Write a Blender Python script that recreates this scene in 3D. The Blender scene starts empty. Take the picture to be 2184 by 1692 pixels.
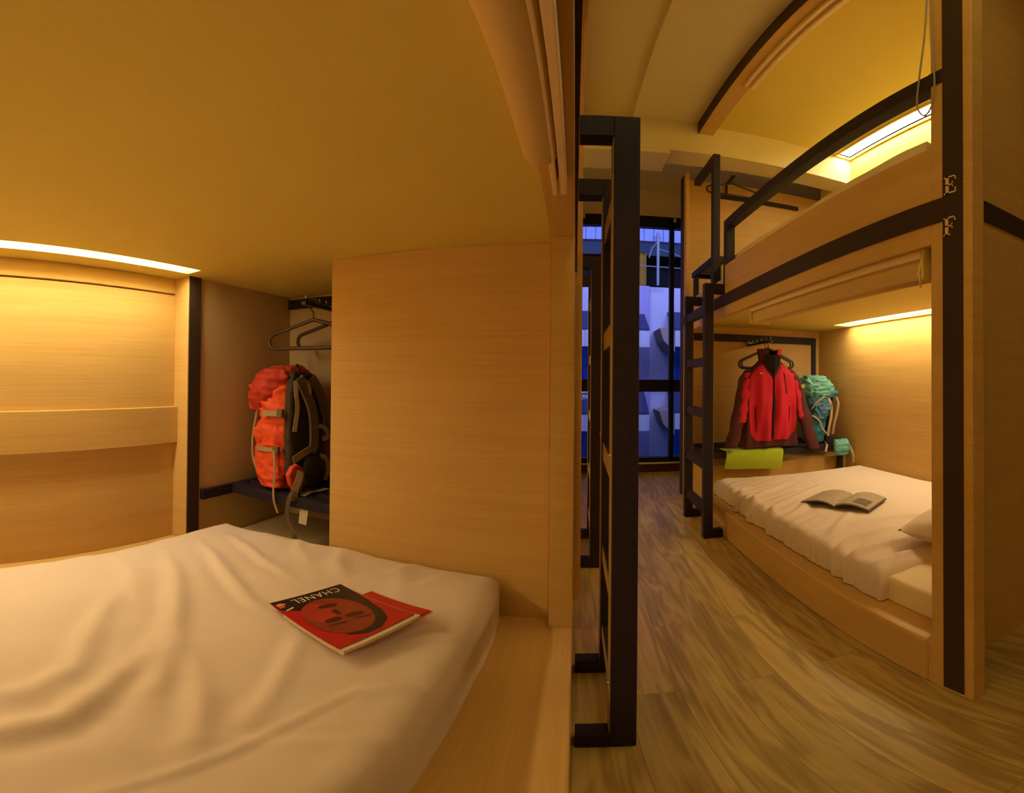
import bpy, bmesh, math, random
import numpy as np
from mathutils import Vector, Matrix, noise

C = bpy.context.scene
COL = C.collection
H = 1.05                      # eye height; z below is measured from the eye, +H turns it into height above the floor
R = math.radians

# ------------------------------------------------------------------ camera (wide panoramic lens)
cd = bpy.data.cameras.new('camera')
cd.type = 'PANO'
cd.panorama_type = 'EQUIRECTANGULAR'
CX, CY, FX, FY = 1226.95, 797.75, 939.64, 973.71
cd.longitude_min = -CX / FX
cd.longitude_max = (2184 - CX) / FX
cd.latitude_max = CY / FY
cd.latitude_min = -(1692 - CY) / FY
cam = bpy.data.objects.new('camera', cd)
COL.objects.link(cam)
pi_, ro_ = 0.0095, -0.0073
Mr = Matrix(((math.cos(ro_), 0, math.sin(ro_)), (0, 1, 0), (-math.sin(ro_), 0, math.cos(ro_))))
Mp = Matrix(((1, 0, 0), (0, math.cos(pi_), -math.sin(pi_)), (0, math.sin(pi_), math.cos(pi_))))
base = Matrix(((1, 0, 0), (0, 0, -1), (0, 1, 0)))     # looks along +Y, up +Z
cam.matrix_world = Matrix.Translation((0, 0, H)) @ (Mp @ Mr @ base).to_4x4()
C.camera = cam

# ------------------------------------------------------------------ world, colour management
w = bpy.data.worlds.new('dusk'); C.world = w; w.use_nodes = True
bg = w.node_tree.nodes['Background']
bg.inputs[0].default_value = (0.10, 0.17, 0.55, 1)
bg.inputs[1].default_value = 0.25
C.view_settings.view_transform = 'Standard'
C.view_settings.look = 'None'
C.view_settings.exposure = 0.08
C.view_settings.gamma = 1.0
C.view_settings.use_curve_mapping = False
WARM = (1.0, 0.80, 0.34)
C.cycles.diffuse_bounces = 8
C.cycles.max_bounces = 14
LED_LEFT, LED_LOWER, LED_UPPER = 31.0, 19.0, 28.0
def area(name, loc, rot, size, power, col):
    d = bpy.data.lights.new(name, 'AREA'); d.shape = 'RECTANGLE'; d.size, d.size_y = size; d.energy = power; d.color = col
    o = bpy.data.objects.new(name, d); COL.objects.link(o); o.location = loc; o.rotation_euler = rot
    return o
# added warm fill lights out of view, above the corridor and inside the left berth
area('corridor_fill', (.48, .15, 3.2), (0, 0, 0), (.5, .5), 8.0, WARM)
area('berth_fill', (-.75, -1.05, 1.15), (R(80), 0, 0), (.9, .35), 2.6, WARM)
# light strips of the upper left berths and of the farther left bunk
area('upper_left_strip', (-1.3, .5, 3.20), (0, R(25), 0), (.12, 2.4), 12, WARM)
area('upper_far_strip', (-1.2, 3.0, 3.20), (0, R(25), 0), (.12, 1.0), 14, WARM)
area('lower_far_strip', (-1.2, 3.6, 1.44), (0, R(15), 0), (.12, 1.6), 22, WARM)
# added bluish fill for the houses opposite, shining away from the room
area('facade_fill', (1.5, 5.6, 4.6), (R(65), 0, 0), (6, .6), 260, (.48, .50, 1.0))

# ------------------------------------------------------------------ materials
def mat(name, col, rough=0.6, metal=0.0, spec=0.3, noise_amt=0.0, noise_scale=30.0, bump=0.0, bump_scale=200.0, sheen=0.0):
    m = bpy.data.materials.new(name); m.use_nodes = True
    nt = m.node_tree; b = nt.nodes['Principled BSDF']
    b.inputs['Base Color'].default_value = (*col, 1)
    b.inputs['Roughness'].default_value = rough
    b.inputs['Metallic'].default_value = metal
    b.inputs['Specular IOR Level'].default_value = spec
    if sheen: b.inputs['Sheen Weight'].default_value = sheen
    tc = nt.nodes.new('ShaderNodeTexCoord')
    if noise_amt:
        n = nt.nodes.new('ShaderNodeTexNoise'); n.inputs['Scale'].default_value = noise_scale; n.inputs['Detail'].default_value = 5
        nt.links.new(tc.outputs['Object'], n.inputs['Vector'])
        mr = nt.nodes.new('ShaderNodeMapRange'); mr.inputs[3].default_value = 1 - noise_amt; mr.inputs[4].default_value = 1 + noise_amt
        nt.links.new(n.outputs['Fac'], mr.inputs[0])
        mx = nt.nodes.new('ShaderNodeMix'); mx.data_type = 'RGBA'; mx.blend_type = 'MULTIPLY'; mx.inputs[0].default_value = 1
        mx.inputs[6].default_value = (*col, 1)
        nt.links.new(mr.outputs[0], mx.inputs[7]); nt.links.new(mx.outputs[2], b.inputs['Base Color'])
    if bump:
        n2 = nt.nodes.new('ShaderNodeTexNoise'); n2.inputs['Scale'].default_value = bump_scale; n2.inputs['Detail'].default_value = 3
        nt.links.new(tc.outputs['Object'], n2.inputs['Vector'])
        bp = nt.nodes.new('ShaderNodeBump'); bp.inputs['Strength'].default_value = bump; bp.inputs['Distance'].default_value = 0.003
        nt.links.new(n2.outputs['Fac'], bp.inputs['Height']); nt.links.new(bp.outputs[0], b.inputs['Normal'])
    return m

def wood(name, c1, c2, fine=190.0, coarse=2.2, rough=0.5):
    """Fine straight-grained laminate: lines run level on upright faces and along the corridor on level faces."""
    m = bpy.data.materials.new(name); m.use_nodes = True
    nt = m.node_tree; N = nt.nodes; L = nt.links; b = N['Principled BSDF']
    g = N.new('ShaderNodeNewGeometry')
    sp = N.new('ShaderNodeSeparateXYZ'); L.new(g.outputs['Position'], sp.inputs[0])
    sn = N.new('ShaderNodeSeparateXYZ'); L.new(g.outputs['True Normal'], sn.inputs[0])
    ab = N.new('ShaderNodeMath'); ab.operation = 'ABSOLUTE'; L.new(sn.outputs[2], ab.inputs[0])
    gt = N.new('ShaderNodeMath'); gt.operation = 'GREATER_THAN'; gt.inputs[1].default_value = 0.6; L.new(ab.outputs[0], gt.inputs[0])
    def mixf(a, bb):
        x = N.new('ShaderNodeMix'); x.data_type = 'FLOAT'; L.new(gt.outputs[0], x.inputs[0]); L.new(a, x.inputs[2]); L.new(bb, x.inputs[3]); return x.outputs[0]
    fz = mixf(sp.outputs[2], sp.outputs[0])
    zero = N.new('ShaderNodeValue'); zero.outputs[0].default_value = 0.0
    cx = mixf(sp.outputs[0], zero.outputs[0])
    def mul(a, k):
        x = N.new('ShaderNodeMath'); x.operation = 'MULTIPLY'; x.inputs[1].default_value = k; L.new(a, x.inputs[0]); return x.outputs[0]
    cv = N.new('ShaderNodeCombineXYZ'); L.new(mul(cx, coarse), cv.inputs[0]); L.new(mul(sp.outputs[1], coarse), cv.inputs[1]); L.new(mul(fz, fine), cv.inputs[2])
    n1 = N.new('ShaderNodeTexNoise'); n1.inputs['Scale'].default_value = 1.0; n1.inputs['Detail'].default_value = 4; n1.inputs['Roughness'].default_value = 0.6
    L.new(cv.outputs[0], n1.inputs['Vector'])
    cv2 = N.new('ShaderNodeCombineXYZ'); L.new(mul(cx, coarse * .6), cv2.inputs[0]); L.new(mul(sp.outputs[1], coarse * .6), cv2.inputs[1]); L.new(mul(fz, fine * .12), cv2.inputs[2])
    n2 = N.new('ShaderNodeTexNoise'); n2.inputs['Scale'].default_value = 1.0; n2.inputs['Detail'].default_value = 3
    L.new(cv2.outputs[0], n2.inputs['Vector'])
    ad = N.new('ShaderNodeMath'); ad.operation = 'ADD'; L.new(mul(n1.outputs['Fac'], .6), ad.inputs[0]); L.new(mul(n2.outputs['Fac'], .4), ad.inputs[1])
    cr = N.new('ShaderNodeValToRGB'); cr.color_ramp.elements[0].position = 0.33; cr.color_ramp.elements[0].color = (*c1, 1)
    cr.color_ramp.elements[1].position = 0.67; cr.color_ramp.elements[1].color = (*c2, 1)
    L.new(ad.outputs[0], cr.inputs[0]); L.new(cr.outputs[0], b.inputs['Base Color'])
    b.inputs['Roughness'].default_value = rough; b.inputs['Specular IOR Level'].default_value = 0.25
    bp = N.new('ShaderNodeBump'); bp.inputs['Strength'].default_value = 0.12; bp.inputs['Distance'].default_value = 0.001
    L.new(n1.outputs['Fac'], bp.inputs['Height']); L.new(bp.outputs[0], b.inputs['Normal'])
    return m

def floor_mat():
    m = bpy.data.materials.new('oak_plank_floor'); m.use_nodes = True
    nt = m.node_tree; N = nt.nodes; L = nt.links; b = N['Principled BSDF']
    g = N.new('ShaderNodeNewGeometry')
    mp = N.new('ShaderNodeMapping'); mp.inputs['Rotation'].default_value = (0, 0, R(90)); L.new(g.outputs['Position'], mp.inputs[0])
    br = N.new('ShaderNodeTexBrick'); br.inputs['Scale'].default_value = 1.0
    br.inputs['Brick Width'].default_value = 1.25; br.inputs['Row Height'].default_value = 0.155
    br.inputs['Mortar Size'].default_value = 0.0012; br.inputs['Mortar Smooth'].default_value = 0.6; br.offset = 0.37
    br.inputs['Color1'].default_value = (0.0, 0.0, 0.0, 1); br.inputs['Color2'].default_value = (1, 1, 1, 1); br.inputs['Mortar'].default_value = (.5, .5, .5, 1)
    L.new(mp.outputs[0], br.inputs['Vector'])
    # per-plank offset so that the grain breaks at the joints
    of = N.new('ShaderNodeVectorMath'); of.operation = 'SCALE'; of.inputs[3].default_value = 7.0; L.new(br.outputs['Color'], of.inputs[0])
    ad = N.new('ShaderNodeVectorMath'); ad.operation = 'ADD'; L.new(g.outputs['Position'], ad.inputs[0]); L.new(of.outputs[0], ad.inputs[1])
    m2 = N.new('ShaderNodeMapping'); m2.inputs['Scale'].default_value = (9, 1.1, 1); L.new(ad.outputs[0], m2.inputs[0])
    n0 = N.new('ShaderNodeTexNoise'); n0.inputs['Scale'].default_value = 1.3; n0.inputs['Detail'].default_value = 2; n0.inputs['Distortion'].default_value = 0.6
    L.new(m2.outputs[0], n0.inputs['Vector'])
    ml = N.new('ShaderNodeMath'); ml.operation = 'MULTIPLY'; ml.inputs[1].default_value = 26.0; L.new(n0.outputs['Fac'], ml.inputs[0])
    si = N.new('ShaderNodeMath'); si.operation = 'SINE'; L.new(ml.outputs[0], si.inputs[0])
    m3 = N.new('ShaderNodeMapping'); m3.inputs['Scale'].default_value = (90, 3, 1); L.new(ad.outputs[0], m3.inputs[0])
    n1 = N.new('ShaderNodeTexNoise'); n1.inputs['Scale'].default_value = 1.0; n1.inputs['Detail'].default_value = 5; L.new(m3.outputs[0], n1.inputs['Vector'])
    mr = N.new('ShaderNodeMapRange'); mr.inputs[1].default_value = -1; mr.inputs[2].default_value = 1; mr.inputs[3].default_value = 0; mr.inputs[4].default_value = .35; L.new(si.outputs[0], mr.inputs[0])
    a1 = N.new('ShaderNodeMath'); a1.operation = 'MULTIPLY_ADD'; a1.inputs[1].default_value = .65; L.new(n1.outputs['Fac'], a1.inputs[0]); L.new(mr.outputs[0], a1.inputs[2])
    cr = N.new('ShaderNodeValToRGB')
    cr.color_ramp.elements[0].position = 0.25; cr.color_ramp.elements[0].color = (0.33, 0.225, 0.065, 1)
    cr.color_ramp.elements[1].position = 0.75; cr.color_ramp.elements[1].color = (0.56, 0.41, 0.13, 1)
    L.new(a1.outputs[0], cr.inputs[0])
    pl = N.new('ShaderNodeMapRange'); pl.inputs[3].default_value = 0.86; pl.inputs[4].default_value = 1.1; L.new(br.outputs['Color'], pl.inputs[0])
    mx = N.new('ShaderNodeMix'); mx.data_type = 'RGBA'; mx.blend_type = 'MULTIPLY'; mx.inputs[0].default_value = 1; L.new(cr.outputs[0], mx.inputs[6]); L.new(pl.outputs[0], mx.inputs[7])
    sj = N.new('ShaderNodeMix'); sj.data_type = 'RGBA'; L.new(br.outputs['Fac'], sj.inputs[0]); L.new(mx.outputs[2], sj.inputs[6]); sj.inputs[7].default_value = (0.22, 0.145, 0.04, 1)
    L.new(sj.outputs[2], b.inputs['Base Color'])
    b.inputs['Roughness'].default_value = 0.42; b.inputs['Specular IOR Level'].default_value = 0.35
    bp = N.new('ShaderNodeBump'); bp.inputs['Strength'].default_value = 0.15; bp.inputs['Distance'].default_value = 0.002
    L.new(n1.outputs['Fac'], bp.inputs['Height']); L.new(bp.outputs[0], b.inputs['Normal'])
    return m

def emit(name, col, strength):
    m = bpy.data.materials.new(name); m.use_nodes = True
    nt = m.node_tree; nt.nodes.remove(nt.nodes['Principled BSDF'])
    e = nt.nodes.new('ShaderNodeEmission'); e.inputs[0].default_value = (*col, 1); e.inputs[1].default_value = strength
    nt.links.new(e.outputs[0], nt.nodes['Material Output'].inputs[0])
    return m

def glass_mat():
    m = bpy.data.materials.new('window_glass'); m.use_nodes = True
    nt = m.node_tree; nt.nodes.remove(nt.nodes['Principled BSDF'])
    t = nt.nodes.new('ShaderNodeBsdfTransparent'); t.inputs[0].default_value = (.93, .95, 1, 1)
    gl = nt.nodes.new('ShaderNodeBsdfGlossy'); gl.inputs['Roughness'].default_value = 0.02
    mx = nt.nodes.new('ShaderNodeMixShader'); fr = nt.nodes.new('ShaderNodeFresnel'); fr.inputs[0].default_value = 1.4
    nt.links.new(fr.outputs[0], mx.inputs[0]); nt.links.new(t.outputs[0], mx.inputs[1]); nt.links.new(gl.outputs[0], mx.inputs[2])
    nt.links.new(mx.outputs[0], nt.nodes['Material Output'].inputs[0])
    return m

M = {}
M['wood'] = wood('blond_laminate', (0.545, 0.335, 0.098), (0.645, 0.418, 0.138))
M['cream'] = mat('cream_paint', (0.72, 0.588, 0.155), 0.75, spec=.15, noise_amt=.02, noise_scale=4)
M['white'] = mat('white_paint', (0.72, 0.64, 0.42), 0.75, spec=.15, noise_amt=.02, noise_scale=4)
M['floor'] = floor_mat()
M['dark'] = mat('dark_powder_coat', (0.019, 0.011, 0.022), 0.55, spec=.35, noise_amt=.95, noise_scale=230, bump=.6, bump_scale=350)
M['inlay'] = mat('dark_brown_inlay', (0.045, 0.026, 0.017), 0.6, spec=.25, noise_amt=.3, noise_scale=120)
M['sheet'] = mat('white_cotton', (0.68, 0.565, 0.45), 0.9, spec=.1, bump=.10, bump_scale=900, sheen=.2)
M['sheet2'] = mat('cream_fitted_sheet', (0.78, 0.66, 0.40), 0.9, spec=.1, bump=.08, bump_scale=900)
M['alu'] = mat('champagne_aluminium', (0.85, 0.68, 0.42), 0.35, metal=.1, spec=.5, noise_amt=.03)
M['blind'] = mat('cream_blind_fabric', (0.66, 0.47, 0.21), 0.8, spec=.15, noise_amt=.03, noise_scale=300)
M['black'] = mat('black_plastic', (0.022, 0.016, 0.012), 0.35, spec=.5, noise_amt=.1)
M['steel'] = mat('chrome_pin', (0.7, 0.66, 0.6), 0.25, metal=1.0, noise_amt=.05)
M['led'] = emit('led_strip', (1.0, 0.82, 0.50), LED_LEFT)
M['led_f'] = emit('led_strip_lower', (1.0, 0.82, 0.50), LED_LOWER)
M['led_e'] = emit('led_strip_upper', (1.0, 0.84, 0.52), LED_UPPER)
M['glass'] = glass_mat()

# ------------------------------------------------------------------ geometry helpers
class MB:
    def __init__(s): s.v = []; s.f = []; s.m = []
    def add(s, vs, fs, mi=0):
        o = len(s.v); s.v += [tuple(v) for v in vs]; s.f += [tuple(i + o for i in f) for f in fs]; s.m += [mi] * len(fs); return s
    def box(s, x, y, z, mi=0):
        x0, x1 = sorted(x); y0, y1 = sorted(y); z0, z1 = sorted(z)
        vs = [(a, b, c) for a in (x0, x1) for b in (y0, y1) for c in (z0, z1)]
        return s.add(vs, [(0, 1, 3, 2), (4, 6, 7, 5), (0, 4, 5, 1), (2, 3, 7, 6), (0, 2, 6, 4), (1, 5, 7, 3)], mi)
    def prism(s, poly, y0, y1, axis='y', mi=0):
        """polygon in two axes pulled along the third"""
        def P(a, b, t): return {'y': (a, t, b), 'x': (t, a, b), 'z': (a, b, t)}[axis]
        n = len(poly); vs = [P(a, b, y0) for a, b in poly] + [P(a, b, y1) for a, b in poly]
        fs = [tuple(range(n))[::-1], tuple(range(n, 2 * n))] + [(i, (i + 1) % n, n + (i + 1) % n, n + i) for i in range(n)]
        return s.add(vs, fs, mi)
    def tube(s, pts, r, seg=8, closed=False, mi=0, flat=1.0):
        P = [Vector(p) for p in pts]; n = len(P); rs = r if isinstance(r, (list, tuple)) else [r] * n
        vs = []; up = None
        for i in range(n):
            if closed: t = P[(i + 1) % n] - P[i - 1]
            else: t = P[min(i + 1, n - 1)] - P[max(i - 1, 0)]
            t.normalize()
            if up is None:
                up = Vector((0, 0, 1)) if abs(t.z) < .9 else Vector((0, 1, 0))
            a = t.cross(up).normalized(); up2 = a.cross(t).normalized(); up = up2
            for k in range(seg):
                an = 2 * math.pi * k / seg
                vs.append(P[i] + a * (rs[i] * math.cos(an)) + up2 * (rs[i] * flat * math.sin(an)))
        fs = []
        m = n if closed else n - 1
        for i in range(m):
            j = (i + 1) % n
            for k in range(seg):
                fs.append((i * seg + k, i * seg + (k + 1) % seg, j * seg + (k + 1) % seg, j * seg + k))
        if not closed:
            fs.append(tuple(range(seg))[::-1]); fs.append(tuple((n - 1) * seg + k for k in range(seg)))
        return s.add(vs, fs, mi)
    def ribbon(s, pts, wdt, th, nrm=None, mi=0):
        """flat webbing along a polyline; nrm = facing direction (one or per point)"""
        P = [Vector(p) for p in pts]; n = len(P); vs = []
        for i in range(n):
            t = (P[min(i + 1, n - 1)] - P[max(i - 1, 0)]).normalized()
            nn = Vector(nrm[i] if isinstance(nrm, list) else nrm)
            sd = t.cross(nn).normalized(); nn = sd.cross(t).normalized()
            h = sd * wdt / 2; q = nn * th / 2
            vs += [P[i] - h - q, P[i] + h - q, P[i] + h + q, P[i] - h + q]
        fs = []
        for i in range(n - 1):
            for k in range(4):
                fs.append((i * 4 + k, i * 4 + (k + 1) % 4, (i + 1) * 4 + (k + 1) % 4, (i + 1) * 4 + k))
        fs += [(3, 2, 1, 0), tuple((n - 1) * 4 + k for k in range(4))]
        return s.add(vs, fs, mi)
    def grid(s, fn, nu, nv, closed_u=False, mi=0):
        vs = [fn(i, j) for j in range(nv) for i in range(nu)]
        fs = []
        for j in range(nv - 1):
            for i in range(nu if closed_u else nu - 1):
                i2 = (i + 1) % nu
                fs.append((j * nu + i, j * nu + i2, (j + 1) * nu + i2, (j + 1) * nu + i))
        return s.add(vs, fs, mi)

def wloc(o):
    v = Vector((0, 0, 0))
    while o is not None: v = v + o.location; o = o.parent
    return v

def obj(name, mb, mats, parent=None, smooth=False, bevel=0.0, local=False, subsurf=0, seg=2):
    """links ONE mesh object; coordinates are eye-based (z + H = height) unless local to the parent"""
    me = bpy.data.meshes.new(name)
    if local: vs = mb.v
    else:
        o = wloc(parent) if parent else Vector((0, 0, 0))
        vs = [(x - o.x, y - o.y, z + H - o.z) for x, y, z in mb.v]
    me.from_pydata(vs, [], mb.f)
    for m in (mats if isinstance(mats, (list, tuple)) else [mats]): me.materials.append(m)
    for p, mi in zip(me.polygons, mb.m): p.material_index = mi; p.use_smooth = smooth
    bm = bmesh.new(); bm.from_mesh(me); bmesh.ops.recalc_face_normals(bm, faces=bm.faces); bm.to_mesh(me); bm.free()
    ob = bpy.data.objects.new(name, me); COL.objects.link(ob)
    if parent: ob.parent = parent
    if bevel:
        b = ob.modifiers.new('bevel', 'BEVEL'); b.width = bevel; b.segments = seg; b.limit_method = 'ANGLE'; b.angle_limit = R(40)
    if subsurf:
        b = ob.modifiers.new('subsurf', 'SUBSURF'); b.levels = subsurf; b.render_levels = subsurf
    return ob

def box(name, x, y, z, m, parent=None, bevel=0.002):
    return obj(name, MB().box(x, y, z), m, parent, bevel=bevel)

def tag(o, label, cat, group=None):
    o['label'] = label; o['category'] = cat
    if group: o['group'] = group
    return o

def thing(name, label, cat, loc, rotz=0.0, group=None):
    o = bpy.data.objects.new(name, None); COL.objects.link(o); o.empty_display_size = .1
    o.location = (loc[0], loc[1], loc[2] + H); o.rotation_euler = (0, 0, rotz)
    return tag(o, label, cat, group)

def struct(name, mb, m, bevel=0.0):
    o = obj(name, mb, m, None, bevel=bevel); o['kind'] = 'structure'; return o

def lab(o, text): o['label'] = text; return o

FL = -H
CEIL = 2.22

# ================================================================== THE ROOM
struct('floor', MB().box((-1.75, 3.4), (-2.2, 5.2), (FL - .06, FL)), M['floor'])
struct('ceiling', MB().box((-1.75, .435), (-2.2, 5.2), (2.26, 2.34)).box((.435, 3.4), (-2.2, 5.2), (CEIL, 2.34)), M['white'])
struct('wall_left', MB().box((-1.85, -1.66), (-2.2, 5.2), (FL, 2.26)), M['white'])
struct('wall_right', MB().box((3.3, 3.4), (-2.2, 5.2), (FL, CEIL)), M['white'])
struct('wall_front', MB().box((-1.66, 3.3), (-2.2, -2.1), (FL, CEIL)), M['white'])
# window wall with its opening
WX0, WX1, WZ0, WZ1 = -1.35, 2.35, -.945, 1.89
struct('wall_back', MB().box((-1.66, WX0), (5.0, 5.14), (FL, 2.26)).box((WX1, 3.3), (5.0, 5.14), (FL, CEIL))
       .box((WX0, WX1), (5.0, 5.14), (WZ1, CEIL)).box((WX0, WX1), (5.0, 5.14), (FL, WZ0)), M['white'])
struct('baseboard_back', MB().box((-1.66, 3.3), (4.982, 5.0), (FL, -.955)), mat('reddish_brown_skirting', (.085, .022, .012), .5, noise_amt=.2), bevel=.003)
struct('trim_1', MB().box((WX0, WX1), (4.97, 5.0), (-.955, -.938)), M['white'], bevel=.002)
# cross beam under the ceiling, stepped where the ceiling steps
struct('trim_2', MB().box((-1.66, .435), (3.42, 3.66), (1.91, 2.26)).box((.435, 3.3), (3.40, 3.66), (1.91, CEIL)), M['white'])
so = obj('ceiling_access_box', MB().box((-.35, .735), (3.405, 3.775), (1.875, 1.935)), M['white'], bevel=.004)
tag(so, 'pale boxed-in duct under the cross beam near the window', 'duct box')
# window
frame = mat('dark_window_frame', (.012, .010, .016), .45, noise_amt=.2)
wf = MB().box((WX0, WX1), (5.0, 5.09), (1.755, WZ1)).box((WX0, WX1), (5.0, 5.09), (-.145, -.01)).box((WX0, WX1), (5.0, 5.09), (WZ0, -.885))
for x in (WX0 + .025, -.10, 1.112, WX1 - .025):
    wf.box((x - .025, x + .025), (5.0, 5.08), (WZ0, WZ1))
win = obj('window_1', wf, frame, bevel=.004); win['kind'] = 'structure'
k = 0
xs = [WX0 + .05, -.125, -.075, 1.087, 1.137, WX1 - .05]
for a, b in ((0, 1), (2, 3), (4, 5)):
    for z0, z1 in ((-.885, -.145), (-.01, 1.755)):
        obj('pane', MB().box((xs[a], xs[b]), (5.035, 5.041), (z0, z1)), M['glass'], win)
lk = obj('latch', MB().box((1.125, 1.155), (4.975, 5.0), (1.83, 1.875)).box((1.135, 1.145), (4.96, 4.98), (1.82, 1.85)), M['white'], win, bevel=.003)
lab(lk, 'small pale catch on the window head')
lk2 = obj('latch', MB().box((.075, .10), (4.975, 5.0), (1.83, 1.875)).box((.082, .092), (4.96, 4.98), (1.82, 1.85)), M['white'], win, bevel=.003)
lab(lk2, 'small pale catch on the window head')

# ================================================================== THE FACADE ACROSS THE STREET (seen through the window)
FY0 = 9.0
wallm = mat('lilac_render', (.50, .52, .72), .85, noise_amt=.06, noise_scale=2)
wallm2 = mat('violet_pilaster_render', (.33, .32, .62), .85, noise_amt=.08, noise_scale=3)
fac = thing('building', 'pale lilac building across the street with awnings, seen through the window', 'building', (1.8, FY0, FL - 3.4))
FB = -4.4
obj('wall', MB().box((-6, 10), (FY0, FY0 + .25), (FB, 1.86)).box((-6, 10), (FY0, FY0 + .25), (2.86, 3.0)), wallm, fac)
for x in (1.24, -2.3, 5.1):
    obj('pilaster', MB().box((x - .27, x + .27), (FY0 - .10, FY0), (FB, 1.86)), wallm2, fac, bevel=.01)
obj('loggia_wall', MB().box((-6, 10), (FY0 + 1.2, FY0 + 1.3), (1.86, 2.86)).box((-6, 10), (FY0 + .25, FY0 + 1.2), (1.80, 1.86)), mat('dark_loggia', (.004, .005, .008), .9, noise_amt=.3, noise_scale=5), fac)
hm = MB()
for i in range(80):
    x = -6 + i * .2
    hm.box((x, x + .188), (FY0 - .06, FY0 - .02), (2.82, 5.2))
obj('parapet_panel', hm, mat('blue_grey_sheet_metal', (.22, .31, .62), .5, noise_amt=.08, noise_scale=3), fac)
aw_blue = mat('blue_awning_top', (.035, .045, .13), .6, noise_amt=.1)
aw_white = mat('pale_corrugated_valance', (.55, .60, .75), .6, noise_amt=.1, noise_scale=3)
tarp = mat('blue_shutter', (.02, .22, .80), .5, noise_amt=.15, noise_scale=6)
brn = mat('brown_awning_side', (.36, .27, .24), .8, noise_amt=.1)
def awning(xc, hw, zt, right=False):
    m = MB()
    m.prism([(FY0, zt + .42), (FY0 - .75, zt), (FY0 - .75, zt - .05), (FY0, zt + .36)], xc - hw, xc + hw, 'x')
    o = obj('awning', m, aw_blue, fac)
    v = MB()
    n = int(hw * 2 / .05)
    v.grid(lambda i, j: (xc - hw + i * 2 * hw / n, FY0 - .76 + .012 * math.cos(i * 2.2), zt - .04 - j * .30), n + 1, 2)
    v.grid(lambda i, j: (xc - hw + i * 2 * hw / n, FY0 - .75 + .012 * math.cos(i * 2.2), zt - .04 - j * .30), n + 1, 2)
    obj('valance', v, aw_white, o)
for zt in (.92, -.62):
    awning(.70, .70, zt); awning(2.75, .85, zt + .02)
    obj('awning_side', MB().prism([(1.60, zt + .02), (1.88, zt + .06), (1.90, zt - .42), (1.68, zt - .22)], FY0 - .74, FY0 - .02, 'y'), brn, fac); awning(-1.3, .8, zt); awning(6.4, .9, zt)
    for x0, x1 in ((1.98, 3.5), (-.2, .42), (-2.0, -.6)):
        obj('shutter', MB().grid(lambda i, j: (x0 + i * (x1 - x0) / 60, FY0 - .03 + .02 * math.sin(i * 1.3), zt - .28 - j * .95), 61, 2), tarp, fac)
        obj('sill', MB().box((x0, x1), (FY0 - .12, FY0), (zt - 1.30, zt - 1.22)), aw_white, fac)
cu = MB(); cu.grid(lambda i, j: (1.20 + i * .34 / 24, FY0 + .5 + .03 * math.sin(i * 1.1), 1.88 + j * .86), 25, 2)
tag(obj('curtain', cu, mat('ochre_curtain', (.42, .26, .04), .9, noise_amt=.1)), 'ochre curtain hanging in the dark loggia across the street', 'curtain')
po = MB().tube([(1.66, FY0 - .2, 1.86), (1.66, FY0 - .2, 2.96)], .032, 10)
po.tube([(1.66, FY0 - .2, 2.78), (1.52, FY0 - .3, 2.6), (1.45, FY0 - .35, 2.38)], .012, 6).tube([(1.66, FY0 - .2, 2.62), (1.95, FY0 - .2, 2.55), (2.3, FY0 - .2, 2.42)], .012, 6)
po.tube([(1.2, FY0 - .2, 2.25), (2.9, FY0 - .2, 2.22)], .012, 6)
tag(obj('antenna_pole', po, mat('galvanised_pipe', (.22, .26, .32), .5, metal=.2, noise_amt=.1)), 'pale metal pole with thin arms before the dark loggia outside', 'pole')
ac = thing('air_conditioner', 'white boxy outdoor air conditioner unit across the street', 'air conditioner', (.27, FY0 - .2, -.62))
acm = mat('white_enamel', (.62, .66, .78), .5, noise_amt=.03)
obj('casing', MB().box((.02, .52), (FY0 - .36, FY0 - .02), (-.62, -.20)), acm, ac, bevel=.012)
fm = MB().tube([(.20 + .13 * math.cos(a * .2618), FY0 - .37, -.41 + .13 * math.sin(a * .2618)) for a in range(24)], .008, 6, True)
for a in range(8): fm.tube([(.20, FY0 - .37, -.41), (.20 + .13 * math.cos(a * .785), FY0 - .37, -.41 + .13 * math.sin(a * .785))], .005, 5)
fm.tube([(.20, FY0 - .372, -.41), (.20, FY0 - .38, -.41)], .03, 12)
obj('fan_grille', fm, mat('grey_grille', (.12, .13, .2), .5, noise_amt=.1), ac)
street = MB().box((-8, 12), (5.3, 16), (FB - .1, FB))
so2 = struct('ground', street, mat('street_asphalt', (.12, .12, .15), .9, noise_amt=.2, noise_scale=8))

# ================================================================== LEFT BUNK (open lower berth at the camera's elbow)
W, WD = M['wood'], M['inlay']
LB = thing('bunk_bed', 'built-in blond wood bunk on the left with mattress, ledge and tall foot panel', 'bunk bed', (-.8, .5, FL))
LY0, LY1, LX = -1.15, 1.99, -.004
LZC = .42
obj('bed_base', MB().box((-1.62, LX), (LY0, LY1), (FL, -.80)), W, LB, bevel=.004)
obj('wall_ledge', MB().box((-1.58, -1.372), (LY0, 1.225), (-.80, -.733)), W, LB, bevel=.003)
obj('wall_panel', MB().box((-1.62, -1.575), (LY0, 1.225), (-.733, .346)), W, LB, bevel=.002)
obj('wall_panel', MB().box((-1.62, -1.572), (LY0, 1.225), (.352, LZC)), W, LB, bevel=.002)
lab(obj('wall_rail', MB().box((-1.575, -1.548), (LY0, 1.224), (-.297, -.141)), W, LB, bevel=.002), 'wide wooden rail standing proud of the wall panel')
obj('corner_post', MB().box((-1.62, -1.482), (1.225, 1.30), (-.80, LZC)), W, LB, bevel=.003)
lab(obj('inlay_strip', MB().box((-1.484, -1.478), (1.229, 1.297), (-.80, LZC)), WD, LB, bevel=.001), 'dark brown upright strip')
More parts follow.
